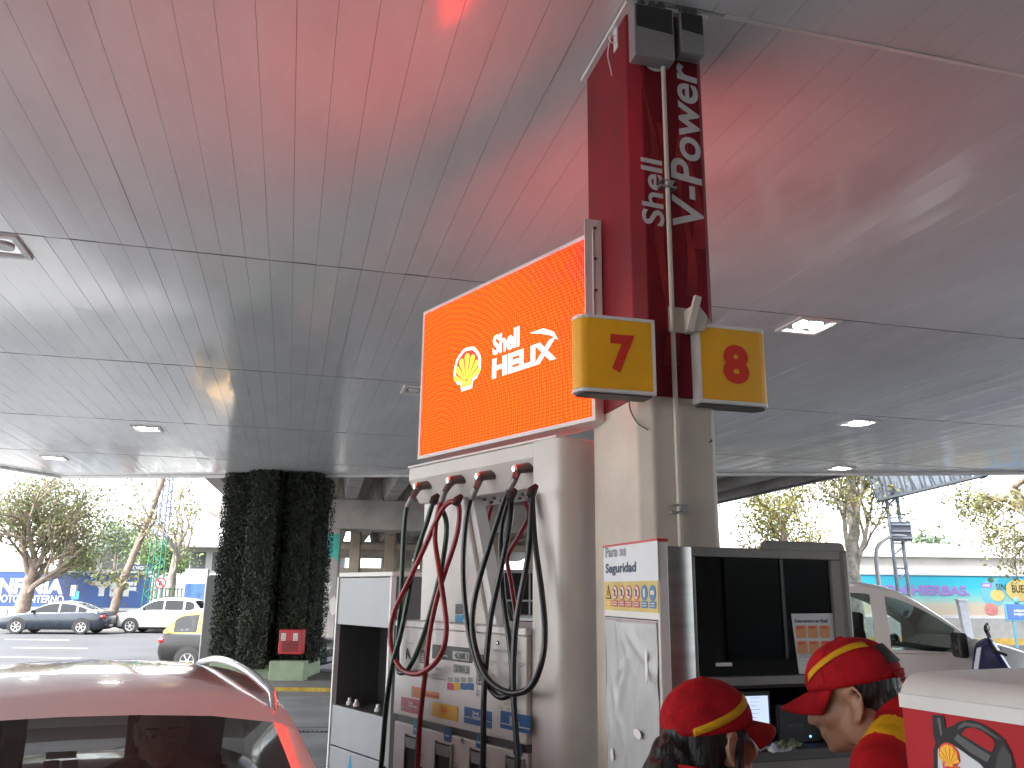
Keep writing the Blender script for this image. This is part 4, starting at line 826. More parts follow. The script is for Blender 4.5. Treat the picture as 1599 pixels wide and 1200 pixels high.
    for key_, cells_ in pieces.items():
        mb = MB(); ids = {}
        for (i, j) in cells_:
            f = []
            for (a, b) in ((i, j), (i+1, j), (i+1, j+1), (i, j+1)):
                if (a, b) not in ids: ids[(a, b)] = len(mb.v); mb.v.append(rows[a][b])
                f.append(ids[(a, b)])
            mb.f.append(tuple(f)); mi = 0
            if frit and key_[0] == 'windscreen' and (cols[i] < ws[1]+.001+frit or j-nt_ in ()): mi = 1
            mb.mi.append(mi)
        nm = key_ if isinstance(key_, str) else key_[0]
        mats_ = {'cabin_frame': [roofpaint], 'roof': [roofpaint]}.get(nm, [g, M_trim]); o = mb.build(nm, mats_, t, smooth=45)
    # seal under the side windows, interior floor and seats
    mb = MB(); mb.box(min(xa, xb)+.15, max(xa, xb)-.25, -hb+.06, hb-.06, belt-.1, belt+.006).build('cabin_tray', M_int, t)
    if seats:
        xm = (xa+xb)/2
        for x_ in (xm+.15, xm-.72):
            for s in (-1, 1): MB().prism([(-.1, belt-.08), (.02, belt-.08), (-.02, belt+.24), (-.06, belt+.25), (-.06, belt+.27), (-.03, belt+.4), (-.1, belt+.42), (-.13, belt+.27), (-.16, belt+.2)], s*.36-.16, s*.36+.16).build('seat', M_int, t, bevel=.03, M=Matrix.Translation((x_, 0, 0)))
    # wheels in dark arches
    for x in wheels:
        for s in (-1, 1):
            yy = s*(hw*(1-.16*abs(2*x/L)**7)+.004); M0 = Matrix.Translation((x, yy, wr))
            if arch: MB().prism([(x+(wr+.06)*math.cos(R(a)), wr+(wr+.06)*math.sin(R(a))) for a in lin(-25, 205, 18)], yy-s*.10, yy+s*.006).build('wheel_arch', M_trim, t)
            wh = D.objects.new('wheel', None); COL.objects.link(wh); wh.parent = t; wh.location = (x, yy, wr); wh.rotation_euler = (R(-90)*s, 0, 0)
            MB().lathe([(wr*.62, -.16), (wr*.95, -.16), (wr, -.13), (wr, .0), (wr*.95, .02), (wr*.66, .02), (wr*.64, .0)], 28).build('tyre', M_tyre, wh, smooth=40)
            mb = MB(); mb.lathe([(.001, .012), (wr*.18, .014), (wr*.2, .004)], 20)
            for q in range(6):
                a = 2*math.pi*q/6; mb.prism([(math.cos(a+.16)*wr*.15, math.sin(a+.16)*wr*.15), (math.cos(a-.16)*wr*.15, math.sin(a-.16)*wr*.15), (math.cos(a-.13)*wr*.62, math.sin(a-.13)*wr*.62), (math.cos(a+.13)*wr*.62, math.sin(a+.13)*wr*.62)], -.004, .012, 'z')
            mb.lathe([(wr*.56, .012), (wr*.65, .018), (wr*.65, -.05)], 24); mb.build('rim', M_rim, wh, smooth=40); MB().lathe([(.001, -.03), (wr*.6, -.03)], 20).build('brake_disc', M_trim, wh)
    zh = interp(hood, L/2-.25)
    for s in (-1, 1):
        MB().ell((L/2-.17, s*(hw*.70), zh-.11), (.15, .17, .075), 14, 8).build('headlight', M_hl, t, smooth=60)
        zt_ = interp(hood, -L/2+.1); MB().ell((-L/2+.12, s*(hw*.78), zt_-.16), (.15, .13, .10), 14, 8).build('taillight', M_tl, t, smooth=60)
        mx = mirror_x if mirror_x is not None else ws[0]-.32; MB().ell((mx, s*(hw+.06), belt+.07), (.06, .10, .07), 14, 8).build('wing_mirror', paint if mirror_x is None else M_trim, t, smooth=60)
    bx('grille', M_trim, t, L/2-.03, L/2+.008, -hw*.42, hw*.42, zh-.34, zh-.2, bevel=.01); bx('bumper', lowpaint or M_trim, t, L/2-.14, L/2+.02, -hw*.7, hw*.7, z0+.1, z0+.24, bevel=.03); bx('bumper', lowpaint or M_trim, t, -L/2-.02, -L/2+.14, -hw*.7, hw*.7, z0+.1, z0+.24, bevel=.03)
    bx('number_plate', M_plate, t, L/2+.021, L/2+.028, -.2, .2, z0+.13, z0+.24); bx('number_plate', M_plate, t, -L/2-.028, -L/2-.021, -.2, .2, z0+.13, z0+.24)
    if rails:
        for s in (-1, 1):
            P = []
            for x in lin(ws[1]-.16, rg[0]+.1, 16): zr = interp(G, x); u_ = (x-(rg[0]+.1))/((ws[1]-.16)-(rg[0]+.1)); P.append((x-.02, s*(wid(zr)-.035-.13*(1-u_)), zr+.004+.036*math.sin(math.pi*max(.02, min(.98, u_)))**.4))
            P = [(P[0][0]+.05, P[0][1], P[0][2]-.05)]+P+[(P[-1][0]-.05, P[-1][1], P[-1][2]-.05)]; MB().tube(smooth_pts(P, 2), .015, 8).build('roof_rail', M_chrome, t, smooth=60)
    return t
HB = dict(hood=[(2.0, .62), (1.92, .76), (1.5, .90), (.95, 1.0), (.4, 1.0), (-1.6, 1.0), (-1.95, .95), (-2.0, .8)], gh=[(1.12, .97), (.72, 1.22), (.33, 1.425), (.05, 1.475), (-.5, 1.49), (-1.1, 1.46), (-1.45, 1.40), (-1.85, 1.05)], ws=(1.05, .36), rg=(-1.45, -1.78), pillars=[(-.12, -.2), (-1.02, -1.12)], swin=(.95, -1.42), wheels=(1.25, -1.25))
P_white = mat('white_car_paint', (.74, .73, .72), .16, 0, var=.04, vscale=1, coat=.8, spec=.5); P_dark = mat('dark_blue_car_paint', (.018, .026, .038), .25, .2, var=.1, coat=.4); P_silver = mat('pale_car_paint', (.55, .55, .53), .25, .1, var=.05, coat=.6); P_black = mat('black_car_paint', (.012, .012, .013), .3, var=.1, coat=.15, spec=.25); P_yellow = mat('taxi_yellow', (.70, .36, .01), .3, var=.06, coat=.5); P_van = mat('van_white', (.72, .72, .69), .28, var=.05, vscale=1.5, coat=.4)
def face(d): return math.atan2(d[1], d[0])
# near white car: windscreen edge towards the camera
WR = R(-66); wcor = atz(418, 1108, 1.43); wl = Matrix.Rotation(WR, 3, 'Z')@Vector((.33, .58, 0)); WCL = (wcor.x-wl.x, wcor.y-wl.y, -.02)
car('white_car', 'white hatchback with roof rails standing at the left of the dispenser', 'car', WCL, WR, L=4.0, W=1.72, belt=.98, paint=P_white, frit=.07, rails=True, tint=(.34, .34, .33), bow=.14, crown=.045, tumble=.16, gname='windscreen_glass', **HB)
# sedan and SUV on the street
SD = dict(hood=[(2.38, .55), (2.28, .70), (1.6, .86), (1.0, .93), (.3, .95), (-1.5, 1.0), (-2.2, .98), (-2.38, .8)], gh=[(1.2, .92), (.6, 1.22), (.1, 1.40), (-.4, 1.43), (-1.0, 1.37), (-1.6, 1.16), (-2.1, .98)], ws=(1.1, .2), rg=(-1.05, -1.8), pillars=[(-.3, -.37), (-1.1, -1.2)], swin=(.95, -1.6), wheels=(1.42, -1.42))
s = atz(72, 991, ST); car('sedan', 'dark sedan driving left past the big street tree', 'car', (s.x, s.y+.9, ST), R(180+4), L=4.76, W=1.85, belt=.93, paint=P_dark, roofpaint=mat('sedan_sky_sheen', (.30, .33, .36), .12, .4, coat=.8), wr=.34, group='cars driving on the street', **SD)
SU = dict(hood=[(2.1, .65), (2.02, .82), (1.5, .98), (1.0, 1.05), (.3, 1.05), (-1.8, 1.07), (-2.02, 1.0), (-2.1, .8)], gh=[(1.2, 1.02), (.7, 1.35), (.3, 1.56), (-.3, 1.62), (-1.2, 1.58), (-1.6, 1.48), (-2.0, 1.1)], ws=(1.1, .35), rg=(-1.6, -1.95), pillars=[(-.15, -.22), (-1.1, -1.2)], swin=(.95, -1.65), wheels=(1.28, -1.28))
s = atz(240, 990, ST); car('suv', 'white compact SUV following the dark sedan on the street', 'car', (s.x, s.y+1.1, ST), R(180+3), L=4.2, W=1.78, belt=1.05, paint=P_silver, wr=.34, group='cars driving on the street', **SU)
s = atz(322, 982, ST); car('saloon', 'dark car behind the white SUV, mostly hidden by the ivy column', 'car', (s.x+2.0, s.y+3.2, ST), R(180), L=4.0, W=1.75, belt=1.0, paint=P_black, group='cars driving on the street', **HB)
# taxi, rear at the left of the ivy column, front at its right
a = atz(250, 1052, ST); b = atz(503, 1056, ST); cx = (a+b)/2; tx = car('taxi', 'black taxi with yellow roof half hidden behind the ivy column', 'taxi', (cx.x, max(a.y, b.y)+.5, ST), R(-9), L=4.35, W=1.7, belt=.98, paint=P_black, roofpaint=P_yellow, tint=(.25, .27, .26), gname='taxi_glass', rails=True, **{**HB, 'hood': [(2.18, .62), (2.1, .78), (1.5, .90), (.95, 1.0), (.4, 1.0), (-1.6, 1.0), (-2.1, .95), (-2.18, .8)], 'gh': [(1.15, .97), (.72, 1.24), (.33, 1.47), (.05, 1.53), (-.6, 1.56), (-1.3, 1.52), (-1.7, 1.44), (-2.1, 1.03)], 'rg': (-1.7, -2.05), 'swin': (.95, -1.8)})
MB().prism(disc(0, 0, .06, 18), -.004, .004, 'x').build('badge', M_chrome, tx, M=Matrix.Translation((2.19, 0, .55)))
# white hatchback parked beyond, seen through the dispenser
s = aty(800, 975, 22); car('parked_hatchback', 'white car parked beyond, seen through the dispenser opening', 'car', (s.x, 22.5, ST), R(180-12), L=4.0, W=1.72, belt=.98, paint=P_white, **HB)
# white van at the right
VN = dict(hood=[(2.0, .80), (1.98, 1.04), (1.8, 1.17), (1.5, 1.27), (1.2, 1.33), (1.08, 1.30), (.9, 1.19), (.3, 1.18), (-1.9, 1.18), (-1.99, 1.1), (-2.0, .8)], gh=[(1.30, 1.30), (.98, 1.54), (.62, 1.77), (.33, 1.88), (-.2, 1.93), (-1.6, 1.94), (-1.88, 1.90), (-1.97, 1.25)], ws=(1.25, .55), rg=(-1.86, -1.95), pillars=[(.30, .13), (-.62, -.85)], swin=(1.05, -1.7), wheels=(1.27, -1.35))
vx = aty(1578, 1000, 10.3).x; vn = car('delivery_van', 'white van with black mirrors standing behind the attendants', 'van', (vx-1.95, 10.4, .03), R(-4), L=4.0, W=1.68, belt=1.17, paint=P_van, tint=(.80, .88, .85), gname='van_glass', crown=.03, tumble=.12, wr=.32, mirror_x=.93, seats=False, **VN)
M_tan = mat('tan_seat', (.42, .20, .06), .7, var=.15)
for x_ in (.12, -.75):
    for s_ in (-1, 1):
        st_ = MB().prism([(-.1, 1.0), (.02, 1.0), (-.03, 1.38), (-.05, 1.40), (-.04, 1.43), (-.03, 1.58), (-.10, 1.60), (-.13, 1.43), (-.17, 1.36)], s_*.36-.2, s_*.36+.2).build('seat', M_int, vn, bevel=.04, M=Matrix.Translation((x_, 0, 0)))
for x0_, x1_ in ((.15, .95), (-.58, -.15)): bx('door_card', M_tan, vn, x0_, x1_, -.72, -.68, 1.12, 1.19, bevel=.02)
bx('dashboard', M_int, vn, .72, 1.12, -.68, .68, 1.0, 1.22, bevel=.05); MB().lathe([(.17+.014*math.cos(t), .014*math.sin(t)) for t in lin(0, 6.2832, 9)], 20).build('steering_wheel', M_trim, vn, M=Matrix.Translation((.6, .36, 1.28))@Matrix.Rotation(R(62), 4, 'Y'), smooth=60)
bx('black_strip', M_trim, vn, -.95, .2, -.857, -.838, .88, .95, bevel=.004); bx('door_seam', M_trim, vn, .0, .006, -.842, -.836, .45, 1.12); bx('black_mirror', M_trim, vn, .90, 1.0, -1.03, -.80, 1.14, 1.40, bevel=.03)
for k in range(3): MB().prism([(.27+k*.03, .95), (.29+k*.03, .95), (.40+k*.03, .80), (.38+k*.03, .80)], -.846, -.84).build('red_stripe', M_redp if k != 1 else M_black, vn)
for k, x_ in enumerate((-.2, 1.15)): MB().ell((x_, -.845, .82), (.06, .012, .03), 12, 6).build('door_handle' if k == 0 else 'side_indicator', M_van_h if False else M_trim, vn, smooth=60)
mb = MB(); 
for s_ in (-1,): mb.tube([(-1.7, s_*.62, 1.885), (.25, s_*.62, 1.84)], .012, 6)
mb.build('roof_gutter', M_trim, vn)

# motorcycle at the far right
mo = aty(1580, 1010, 9.0); mt = thing('motorcycle', 'parked motorcycle with blue fairing at the right edge of the picture', 'motorcycle', (mo.x+.35, 9.0, -.05), R(150))
M_blue = mat('blue_fairing', (.012, .025, .10), .25, var=.1, coat=.6)
for x in (.66, -.62):
    wh = D.objects.new('wheel', None); COL.objects.link(wh); wh.parent = mt; wh.location = (x, 0, .3); wh.rotation_euler = (R(90), 0, 0)
    MB().lathe([(.24, -.05), (.29, -.04), (.3, 0), (.29, .04), (.24, .05), (.24, -.05)], 24).build('tyre', M_tyre, wh, smooth=50); mb = MB()
    for q in range(5): a = 2*math.pi*q/5; mb.cyl((0, 0, 0), (.25*math.cos(a), .25*math.sin(a), 0), .014, n=6)
    mb.build('rim', M_rim, wh)
MB().tube(smooth_pts([(.66, 0, .3), (.55, 0, .62), (.44, 0, .95), (.40, 0, 1.02)]), .035, 8).build('fork', M_chrome, mt, smooth=60)
MB().tube(smooth_pts([(.40, 0, .85), (.2, 0, .80), (-.1, 0, .72), (-.5, 0, .78), (-.85, 0, .86)]), [.06+.07*math.sin(math.pi*i/24) for i in range(25)], 12).build('tank_and_tail', M_blue, mt, smooth=60)
MB().prism([(.60, .80), (.52, 1.14), (.40, 1.20), (.28, .95), (.1, .6), (.3, .5), (.5, .62)], -.13, .13).build('fairing', M_blue, mt, bevel=.05); MB().box(-.6, .0, -.12, .12, .80, .86).build('saddle', M_rubber, mt, bevel=.03); bx('engine', M_dgrey, mt, -.25, .25, -.14, .14, .28, .58, bevel=.04)
MB().tube(smooth_pts([(.30, -.36, 1.06), (.38, -.2, 1.08), (.40, 0, 1.06), (.38, .2, 1.08), (.30, .36, 1.06)]), .014, 8).build('handlebar', M_black, mt, smooth=60)
for s_ in (-1, 1): MB().tube([(.38, s_*.22, 1.08), (.42, s_*.30, 1.22)], .008, 6).build('mirror_stem', M_black, mt); MB().ell((.42, s_*.31, 1.26), (.02, .06, .04), 12, 8).build('mirror', M_black, mt, smooth=60)
MB().tube([(-.62, 0, .3), (-.2, 0, .4)], .03, 8).build('swing_arm', M_dgrey, mt)

mt.scale = (1.22, 1.22, 1.22)
# paper stickers inside the windscreen of the white car
wcar = D.objects['white_car']; WI = (Matrix.Translation(WCL)@Matrix.Rotation(WR, 4, 'Z')).inverted()
pA, pB = Vector((.33, 0, 1.44)), Vector((.72, 0, 1.235)); wn = Vector((pA.z-pB.z, 0, pB.x-pA.x)).normalized()
def onscreen(u, v):
    o_ = WI@Vector(CP); d_ = (WI.to_3x3()@Vector(ray(u, v))); k_ = (pA-o_).dot(wn)/d_.dot(wn); return o_+d_*k_
M_stk = mat('windscreen_sticker', (.45, .36, .33), .6, var=.1)
for (a_, b_, c_, d_) in ((72, 1171, 120, 1181), (68, 1185, 93, 1197), (98, 1184, 122, 1195)):
    q_ = [onscreen(a_, b_), onscreen(c_, b_-2), onscreen(c_, d_-2), onscreen(a_, d_)]; mb = MB(); mb.add([p_-wn*.008 for p_ in q_]+[p_-wn*.0095 for p_ in q_], [(0, 1, 2, 3), (7, 6, 5, 4), (0, 4, 5, 1), (1, 5, 6, 2), (2, 6, 7, 3), (3, 7, 4, 0)]); mb.build('sticker', M_stk, wcar)
# ------------------------------------------------------------------ people
M_skin = mat('skin', (.36, .19, .12), .5, var=.12, vscale=14, sub=.12, bump=.05, bscale=120); M_skin2 = mat('skin_light', (.42, .24, .17), .5, var=.12, vscale=14, sub=.12)
M_capr = mat('cap_red', (.36, .008, .014), .8, spec=.12, var=.18, vscale=22, bump=.25, bscale=160); M_capy = mat('cap_yellow', (.58, .31, .012), .7, spec=.15, var=.15, vscale=20, bump=.2, bscale=160); M_mesh = mat('cap_mesh', (.012, .012, .012), .8, var=.2, vscale=60)
M_jr = mat('jacket_red', (.38, .008, .012), .75, spec=.15, var=.2, vscale=9, bump=.35, bscale=14); M_jy = mat('jacket_yellow', (.64, .33, .008), .65, spec=.15, var=.2, vscale=9, bump=.45, bscale=14); M_hairm = mat('hair_dark', (.006, .005, .0045), .55, var=.3, vscale=40, bump=.5, bscale=90, stretch=(1, 1, .15)); M_trs = mat('trousers', (.03, .03, .04), .85, var=.2, vscale=10); M_shoe = mat('shoes', (.015, .015, .015), .5)
M_eyew = mat('eye_white', (.22, .21, .20), .35, var=0); M_iris = mat('iris', (.02, .012, .008), .2, var=0); M_brow = mat('brow', (.02, .014, .01), .8, var=.2); M_grhair = mat('hair_grey', (.40, .39, .38), .7, var=.2, vscale=40)
def headparts(mb, M):
    def e(c, r): mb.ell((0, 0, 0), r, 20, 12, M=M@Matrix.Translation(c))
    def c(a, b, ra, rb): mb.cap(M@Vector(a), M@Vector(b), ra, rb, 12)
    e((-.012, 0, .036), (.097, .077, .084)); e((.032, 0, -.022), (.062, .062, .085)); e((.040, 0, -.075), (.048, .047, .038)); e((.075, 0, -.096), (.02, .024, .018)); e((.076, 0, .022), (.02, .050, .014))
    c((.088, 0, .005), (.112, 0, -.033), .008, .012); e((.100, .012, -.036), (.012, .010, .009)); e((.100, -.012, -.036), (.012, .010, .009)); e((.088, 0, -.062), (.014, .024, .007)); e((.086, 0, -.073), (.014, .021, .008))
    for s in (-1, 1):
        e((.055, s*.042, -.028), (.034, .024, .026)); e((.0, s*.05, -.06), (.045, .02, .045)); e((-.012, s*.077, -.012), (.016, .006, .028))
        P = [(.004, s*.079, -.044), (-.010, s*.083, -.046), (-.026, s*.090, -.020), (-.032, s*.093, .006), (-.022, s*.092, .024), (-.004, s*.086, .022), (.002, s*.080, .006)]
        for a, b in zip(P, P[1:]): c(a, b, .0055, .0055)
    c((-.028, 0, -.03), (-.042, 0, -.20), .056, .062)
def cap_(t, M, stripe=True, arc=(22, 46), back=True, sfun=None):
    c0 = Vector((-.012, 0, .040)); rr = Vector((.110, .092, .090)); mb = MB(); nu, nv = 40, 12; vs_ = []
    def S(az, el, k=1.0): return Vector((c0.x+rr.x*k*math.cos(el)*math.cos(az), c0.y+rr.y*k*math.cos(el)*math.sin(az), c0.z+rr.z*k*(math.sin(el) if el > 0 else math.sin(el)*.9)))
    for i in range(nv+1):
        for j in range(nu): 
            az = 2*math.pi*j/nu; lo = R(-6)+R(-6)*(.5-.5*math.cos(az)); el = lo+(math.pi/2-lo)*i/nv; p = S(az, el); p *= 1+.006*noise.noise(p*22); vs_.append(p)
    mb.add(vs_, [(i*nu+j, i*nu+(j+1) % nu, (i+1)*nu+(j+1) % nu, (i+1)*nu+j) for i in range(nv) for j in range(nu)], M=M)
    o = mb.build('cap', M_capr, t, smooth=70); sd = o.modifiers.new('s', 'SOLIDIFY'); sd.thickness = .003
    # visor
    mb = MB(); n = 18; m = 7; vs_ = []
    for i in range(n+1):
        a = R(-68+136*i/n)
        for j in range(m+1):
            k = j/m; b = S(a, R(-6)); ext = .078*math.cos(a*.95)**.75 if abs(a) < R(68.5) else 0
            vs_.append((b.x+ext*k-.004, b.y*(1-.10*k), b.z-.022*k-.030*(b.y/.09)**2*k*1.0-.004))
    mb.add(vs_, [(i*(m+1)+j, (i+1)*(m+1)+j, (i+1)*(m+1)+j+1, i*(m+1)+j+1) for i in range(n) for j in range(m)], M=M); v = mb.build('visor', M_capr, o, smooth=70); sd = v.modifiers.new('s', 'SOLIDIFY'); sd.thickness = .004
    def ribbon(nm, mtl, f, w_, k, a0, a1, n=24):
        mb = MB(); vs_ = []
        for i in range(n+1):
            a = a0+(a1-a0)*i/n; e = f(i/n)
            for q in (-1, 1): vs_.append(S(a, R(e)+q*w_/2, k))
        mb.add(vs_, [(2*i, 2*i+2, 2*i+3, 2*i+1) for i in range(n)], M=M); r = mb.build(nm, mtl, o, smooth=70); sd = r.modifiers.new('s', 'SOLIDIFY'); sd.thickness = .0015; sd.offset = 0
    SF_ = sfun or (lambda u: 2+arc[1]*math.sin(math.pi*(.08+.52*u)))
    if stripe:
        for s in (-1, 1):
            ribbon('stripe', M_capy, SF_, R(11.5), 1.012, s*R(34), s*R(140)); ribbon('stripe_edging', M_capr, SF_, R(14), 1.007, s*R(34), s*R(140))
            ribbon('panel_seam', mat('seam', (.20, .006, .01), .8), lambda u: 4+82*u, .02, 1.004, s*R(62), s*R(63)); ribbon('panel_seam', M_capr, lambda u: 4+82*u, .02, 1.004, s*R(118), s*R(119))
    if back: ribbon('mesh_patch', M_mesh, lambda u: 24, R(30), 1.035, R(148), R(212)); ribbon('strap', M_capr, lambda u: -7, R(11), 1.03, R(150), R(210))
    MB().ell((0, 0, 0), (.009, .009, .005), 12, 6, M=M@Matrix.Translation((c0.x, 0, c0.z+rr.z))).build('button', M_capr, o, smooth=60)
    return o
def person(name, label, loc, rot, h, lean, hp, hy, skin, hair, capon=True, arms='reach', seated=False, jk=True, jmats=None, arc=(22, 46), hroll=0, back=True, neck=(.02, 1.63), sfun=None):
    t = thing(name, label, 'person', loc, rot, None); k = h/1.74
    RL = Matrix.Translation((0, 0, .95*k))@Matrix.Rotation(lean, 4, 'Y')@Matrix.Translation((0, 0, -.95*k))
    def U(x, y, z): return RL@Vector((x*k, y*k, z*k))          # points of the upper body follow the lean
    def W_(x, y, z): return Vector((x*k, y*k, z*k))
    HM = Matrix.Translation(U(neck[0], 0, neck[1]))@Matrix.Rotation(hy, 4, 'Z')@Matrix.Rotation(hp, 4, 'Y')@Matrix.Rotation(hroll, 4, 'X')
    hips = [W_(0, s*.09, .92) for s in (-1, 1)]; knees = [W_(.02, s*.10, .50) if not seated else W_(.42, s*.14, .95) for s in (-1, 1)]; ank = [W_(-.02, s*.10, .08) if not seated else W_(.62, s*.14, .55) for s in (-1, 1)]
    sh = [U(-.01, s*.185, 1.43) for s in (-1, 1)]
    el = [U(.10, s*.245, 1.16) for s in (-1, 1)]; wr_ = [U(.33, s*.16, 1.12) for s in (-1, 1)]
    mb = MB(); headparts(mb, HM); mb.cap(U(-.03, 0, 1.50), U(-.02, 0, 1.40), .06*k, .075*k)
    mb.ell((0, 0, 0), (.10*k, .15*k, .20*k), 18, 12, M=Matrix.Translation(U(0, 0, 1.25))@Matrix.Rotation(lean, 4, 'Y')); mb.ell((0, 0, 0), (.10*k, .145*k, .16*k), 18, 12, M=Matrix.Translation(U(0, 0, 1.0)))
    for i, s in enumerate((-1, 1)):
        mb.cap(hips[i], knees[i], .075*k, .055*k); mb.cap(knees[i], ank[i], .052*k, .036*k); mb.cap(ank[i], ank[i]+W_(.15, 0, -.045), .035*k, .028*k)
        mb.cap(sh[i]*.9+U(0, 0, 1.43)*.1, el[i], .048*k, .038*k); mb.cap(el[i], wr_[i], .037*k, .026*k)
        d = (wr_[i]-el[i]).normalized(); side = Vector((0, 0, 1)).cross(d).normalized(); upv = d.cross(side); P0 = wr_[i]+d*.035
        mb.cap(wr_[i]+d*.01, P0+d*.04, .024, .026)
        for f, (o_, ln) in enumerate(((-.027, .062), (-.009, .074), (.009, .070), (.026, .055))):
            b0 = P0+d*.05+side*o_; b1 = b0+d*ln*.5-upv*.006; mb.cap(b0-d*.02, b1, .0095, .0085, 8); mb.cap(b1, b1+d*ln*.42-upv*.022, .0085, .007, 8)
        th0 = P0+side*(.022*-s); mb.cap(th0, th0+d*.035-side*.022*s*1.0-upv*.01, .011, .009, 8); 
    body = obj('body', remeshed(mb, .007, 4), skin, t)
    # eyes and brows
    for s in (-1, 1):
        o = MB().ell((0, 0, 0), (.0115, .0135, .010), 12, 8, M=HM@Matrix.Translation((.083, s*.031, .001))).build('eye', M_eyew, body, smooth=60); MB().ell((0, 0, 0), (.004, .006, .006), 10, 6, M=HM@Matrix.Translation((.0925, s*.031, .0))).build('iris', M_iris, o, smooth=60)
        MB().cap(HM@Vector((.094, s*.016, .024)), HM@Vector((.082, s*.052, .024)), .004, .003, 8).build('eyebrow', M_brow, body, smooth=60)
    # clothes
    if jk:
        mb = MB(); mb.ell((0, 0, 0), (.145*k, .205*k, .26*k), 22, 14, M=Matrix.Translation(U(.0, 0, 1.24))@Matrix.Rotation(lean, 4, 'Y')); mb.ell((0, 0, 0), (.14*k, .185*k, .2*k), 22, 14, M=Matrix.Translation(U(.0, 0, 1.0)))
        mb.ell((0, 0, 0), (.105*k, .205*k, .085*k), 20, 12, M=Matrix.Translation(U(-.02, 0, 1.42))@Matrix.Rotation(lean, 4, 'Y'))
        for i, s in enumerate((-1, 1)): mb.cap(sh[i], el[i], .082*k, .066*k); mb.cap(el[i], wr_[i], .064*k, .048*k); mb.cap(U(-.02, s*.06, 1.49), sh[i], .07*k, .08*k)
        mb.cap(U(-.035, 0, 1.47), U(-.03, 0, 1.52), .085*k, .074*k)
        me = remeshed(mb, .010, 3); 
        for v in me.vertices: 
            n_ = noise.noise(v.co*9)*.010+noise.noise(v.co*23)*.004; v.co += v.normal*n_
        j = obj('jacket', me, jmats or [M_jr, M_jy], t); inv = RL.inverted()
        for p in me.polygons:
            q = inv@Vector(p.center); x, y, z = q/k
            wv = .012*noise.noise((x*14, y*14, z*14))
            if z > 1.22 and .085+wv < abs(y)-.25*max(0, x) < .150+wv: p.material_index = 1
        # collar
        mb = MB(); Cc = U(-.03, 0, 1.515); n = 24
        P = [RL@Vector((k*(-.035+.085*math.cos(a)), k*.082*math.sin(a), k*(1.50+.012*math.cos(a+math.pi)))) for a in lin(.5, 2*math.pi-.5, n)]
        vs_ = []; 
        for p in P: 
            c_ = (p-RL@Vector((k*-.035, 0, p.z))); c_.z = 0; vs_ += [p+c_*.12, p+Vector((0, 0, .05*k))-c_*.02, p+Vector((0, 0, .048*k))-c_*.10]
        mb.add(vs_, [(i*3+q, i*3+3+q, i*3+4+q, i*3+1+q) for i in range(n-1) for q in (0, 1)]); c_ = mb.build('collar', (jmats or [M_jr])[0], j, smooth=70); sd = c_.modifiers.new('s', 'SOLIDIFY'); sd.thickness = .006
    mb = MB(); mb.ell((0, 0, 0), (.13*k, .175*k, .15*k), 18, 10, M=Matrix.Translation(W_(0, 0, .93)))
    for i in range(2): mb.cap(hips[i], knees[i], .095*k, .075*k); mb.cap(knees[i], ank[i], .072*k, .06*k)
    obj('trousers', remeshed(mb, .012, 3), M_trs, t)
    mb = MB()
    for i in range(2): mb.cap(ank[i]+W_(-.04, 0, -.035), ank[i]+W_(.17, 0, -.045), .045*k, .038*k)
    obj('shoes', remeshed(mb, .009, 2), M_shoe, t)
    # hair
    if hair == 'short':
        mb = MB(); mb.ell((0, 0, 0), (.088, .0795, .082), 22, 14, M=HM@Matrix.Translation((-.024, 0, .030))); mb.ell((0, 0, 0), (.05, .062, .05), 18, 10, M=HM@Matrix.Translation((-.062, 0, -.022))); obj('hair', remeshed(mb, .005, 3), M_hairm, t)
    elif hair == 'long':
        mb = MB(); mb.ell((0, 0, 0), (.10, .083, .092), 22, 14, M=HM@Matrix.Translation((-.022, 0, .026))); mb.ell((0, 0, 0), (.062, .082, .10), 18, 10, M=HM@Matrix.Translation((-.062, 0, -.05)))
        q = HM@Vector((-.11, .0, -.02)); dn = Vector((0, 0, -1)); pts = [q, q+Vector((-.03, .0, -.05)), q+Vector((-.035, .0, -.13)), q+Vector((-.02, .0, -.22)), q+Vector((0.0, .0, -.33))]
        for a, b, r1, r2 in zip(pts, pts[1:], (.05, .062, .058, .045), (.062, .058, .045, .018)): mb.cap(a, b, r1, r2)
        for s in (-1, 1): mb.cap(HM@Vector((.02, s*.074, .02)), HM@Vector((-.02, s*.080, -.10)), .012, .02)
        me = remeshed(mb, .006, 3)
        for v in me.vertices: v.co += v.normal*(.006*noise.noise((v.co.x*60, v.co.y*60, v.co.z*6)))
        obj('hair', me, M_hairm, t)
    elif hair == 'grey':
        mb = MB(); mb.ell((0, 0, 0), (.07, .082, .06), 20, 12, M=HM@Matrix.Translation((-.045, 0, .0))); obj('hair', remeshed(mb, .006, 3), M_grhair, t)
    if capon: cap_(t, HM, arc=arc, back=back, sfun=sfun)
    return t
def place(u, v, d, rot, h, lean, nk=(.02, 1.63)):      # put the top of the head at a photo pixel and distance
    k = h/1.74; p = aty(u, v, d); RL = Matrix.Rotation(lean, 4, 'Y'); off = RL@Vector((nk[0]*k, 0, (nk[1]-.95)*k)); o = Matrix.Rotation(rot, 3, 'Z')@Vector((off.x, off.y, 0)); ztop = .95*k+off.z+.13; return (p.x-o.x, p.y-o.y, 0), ztop, p.z
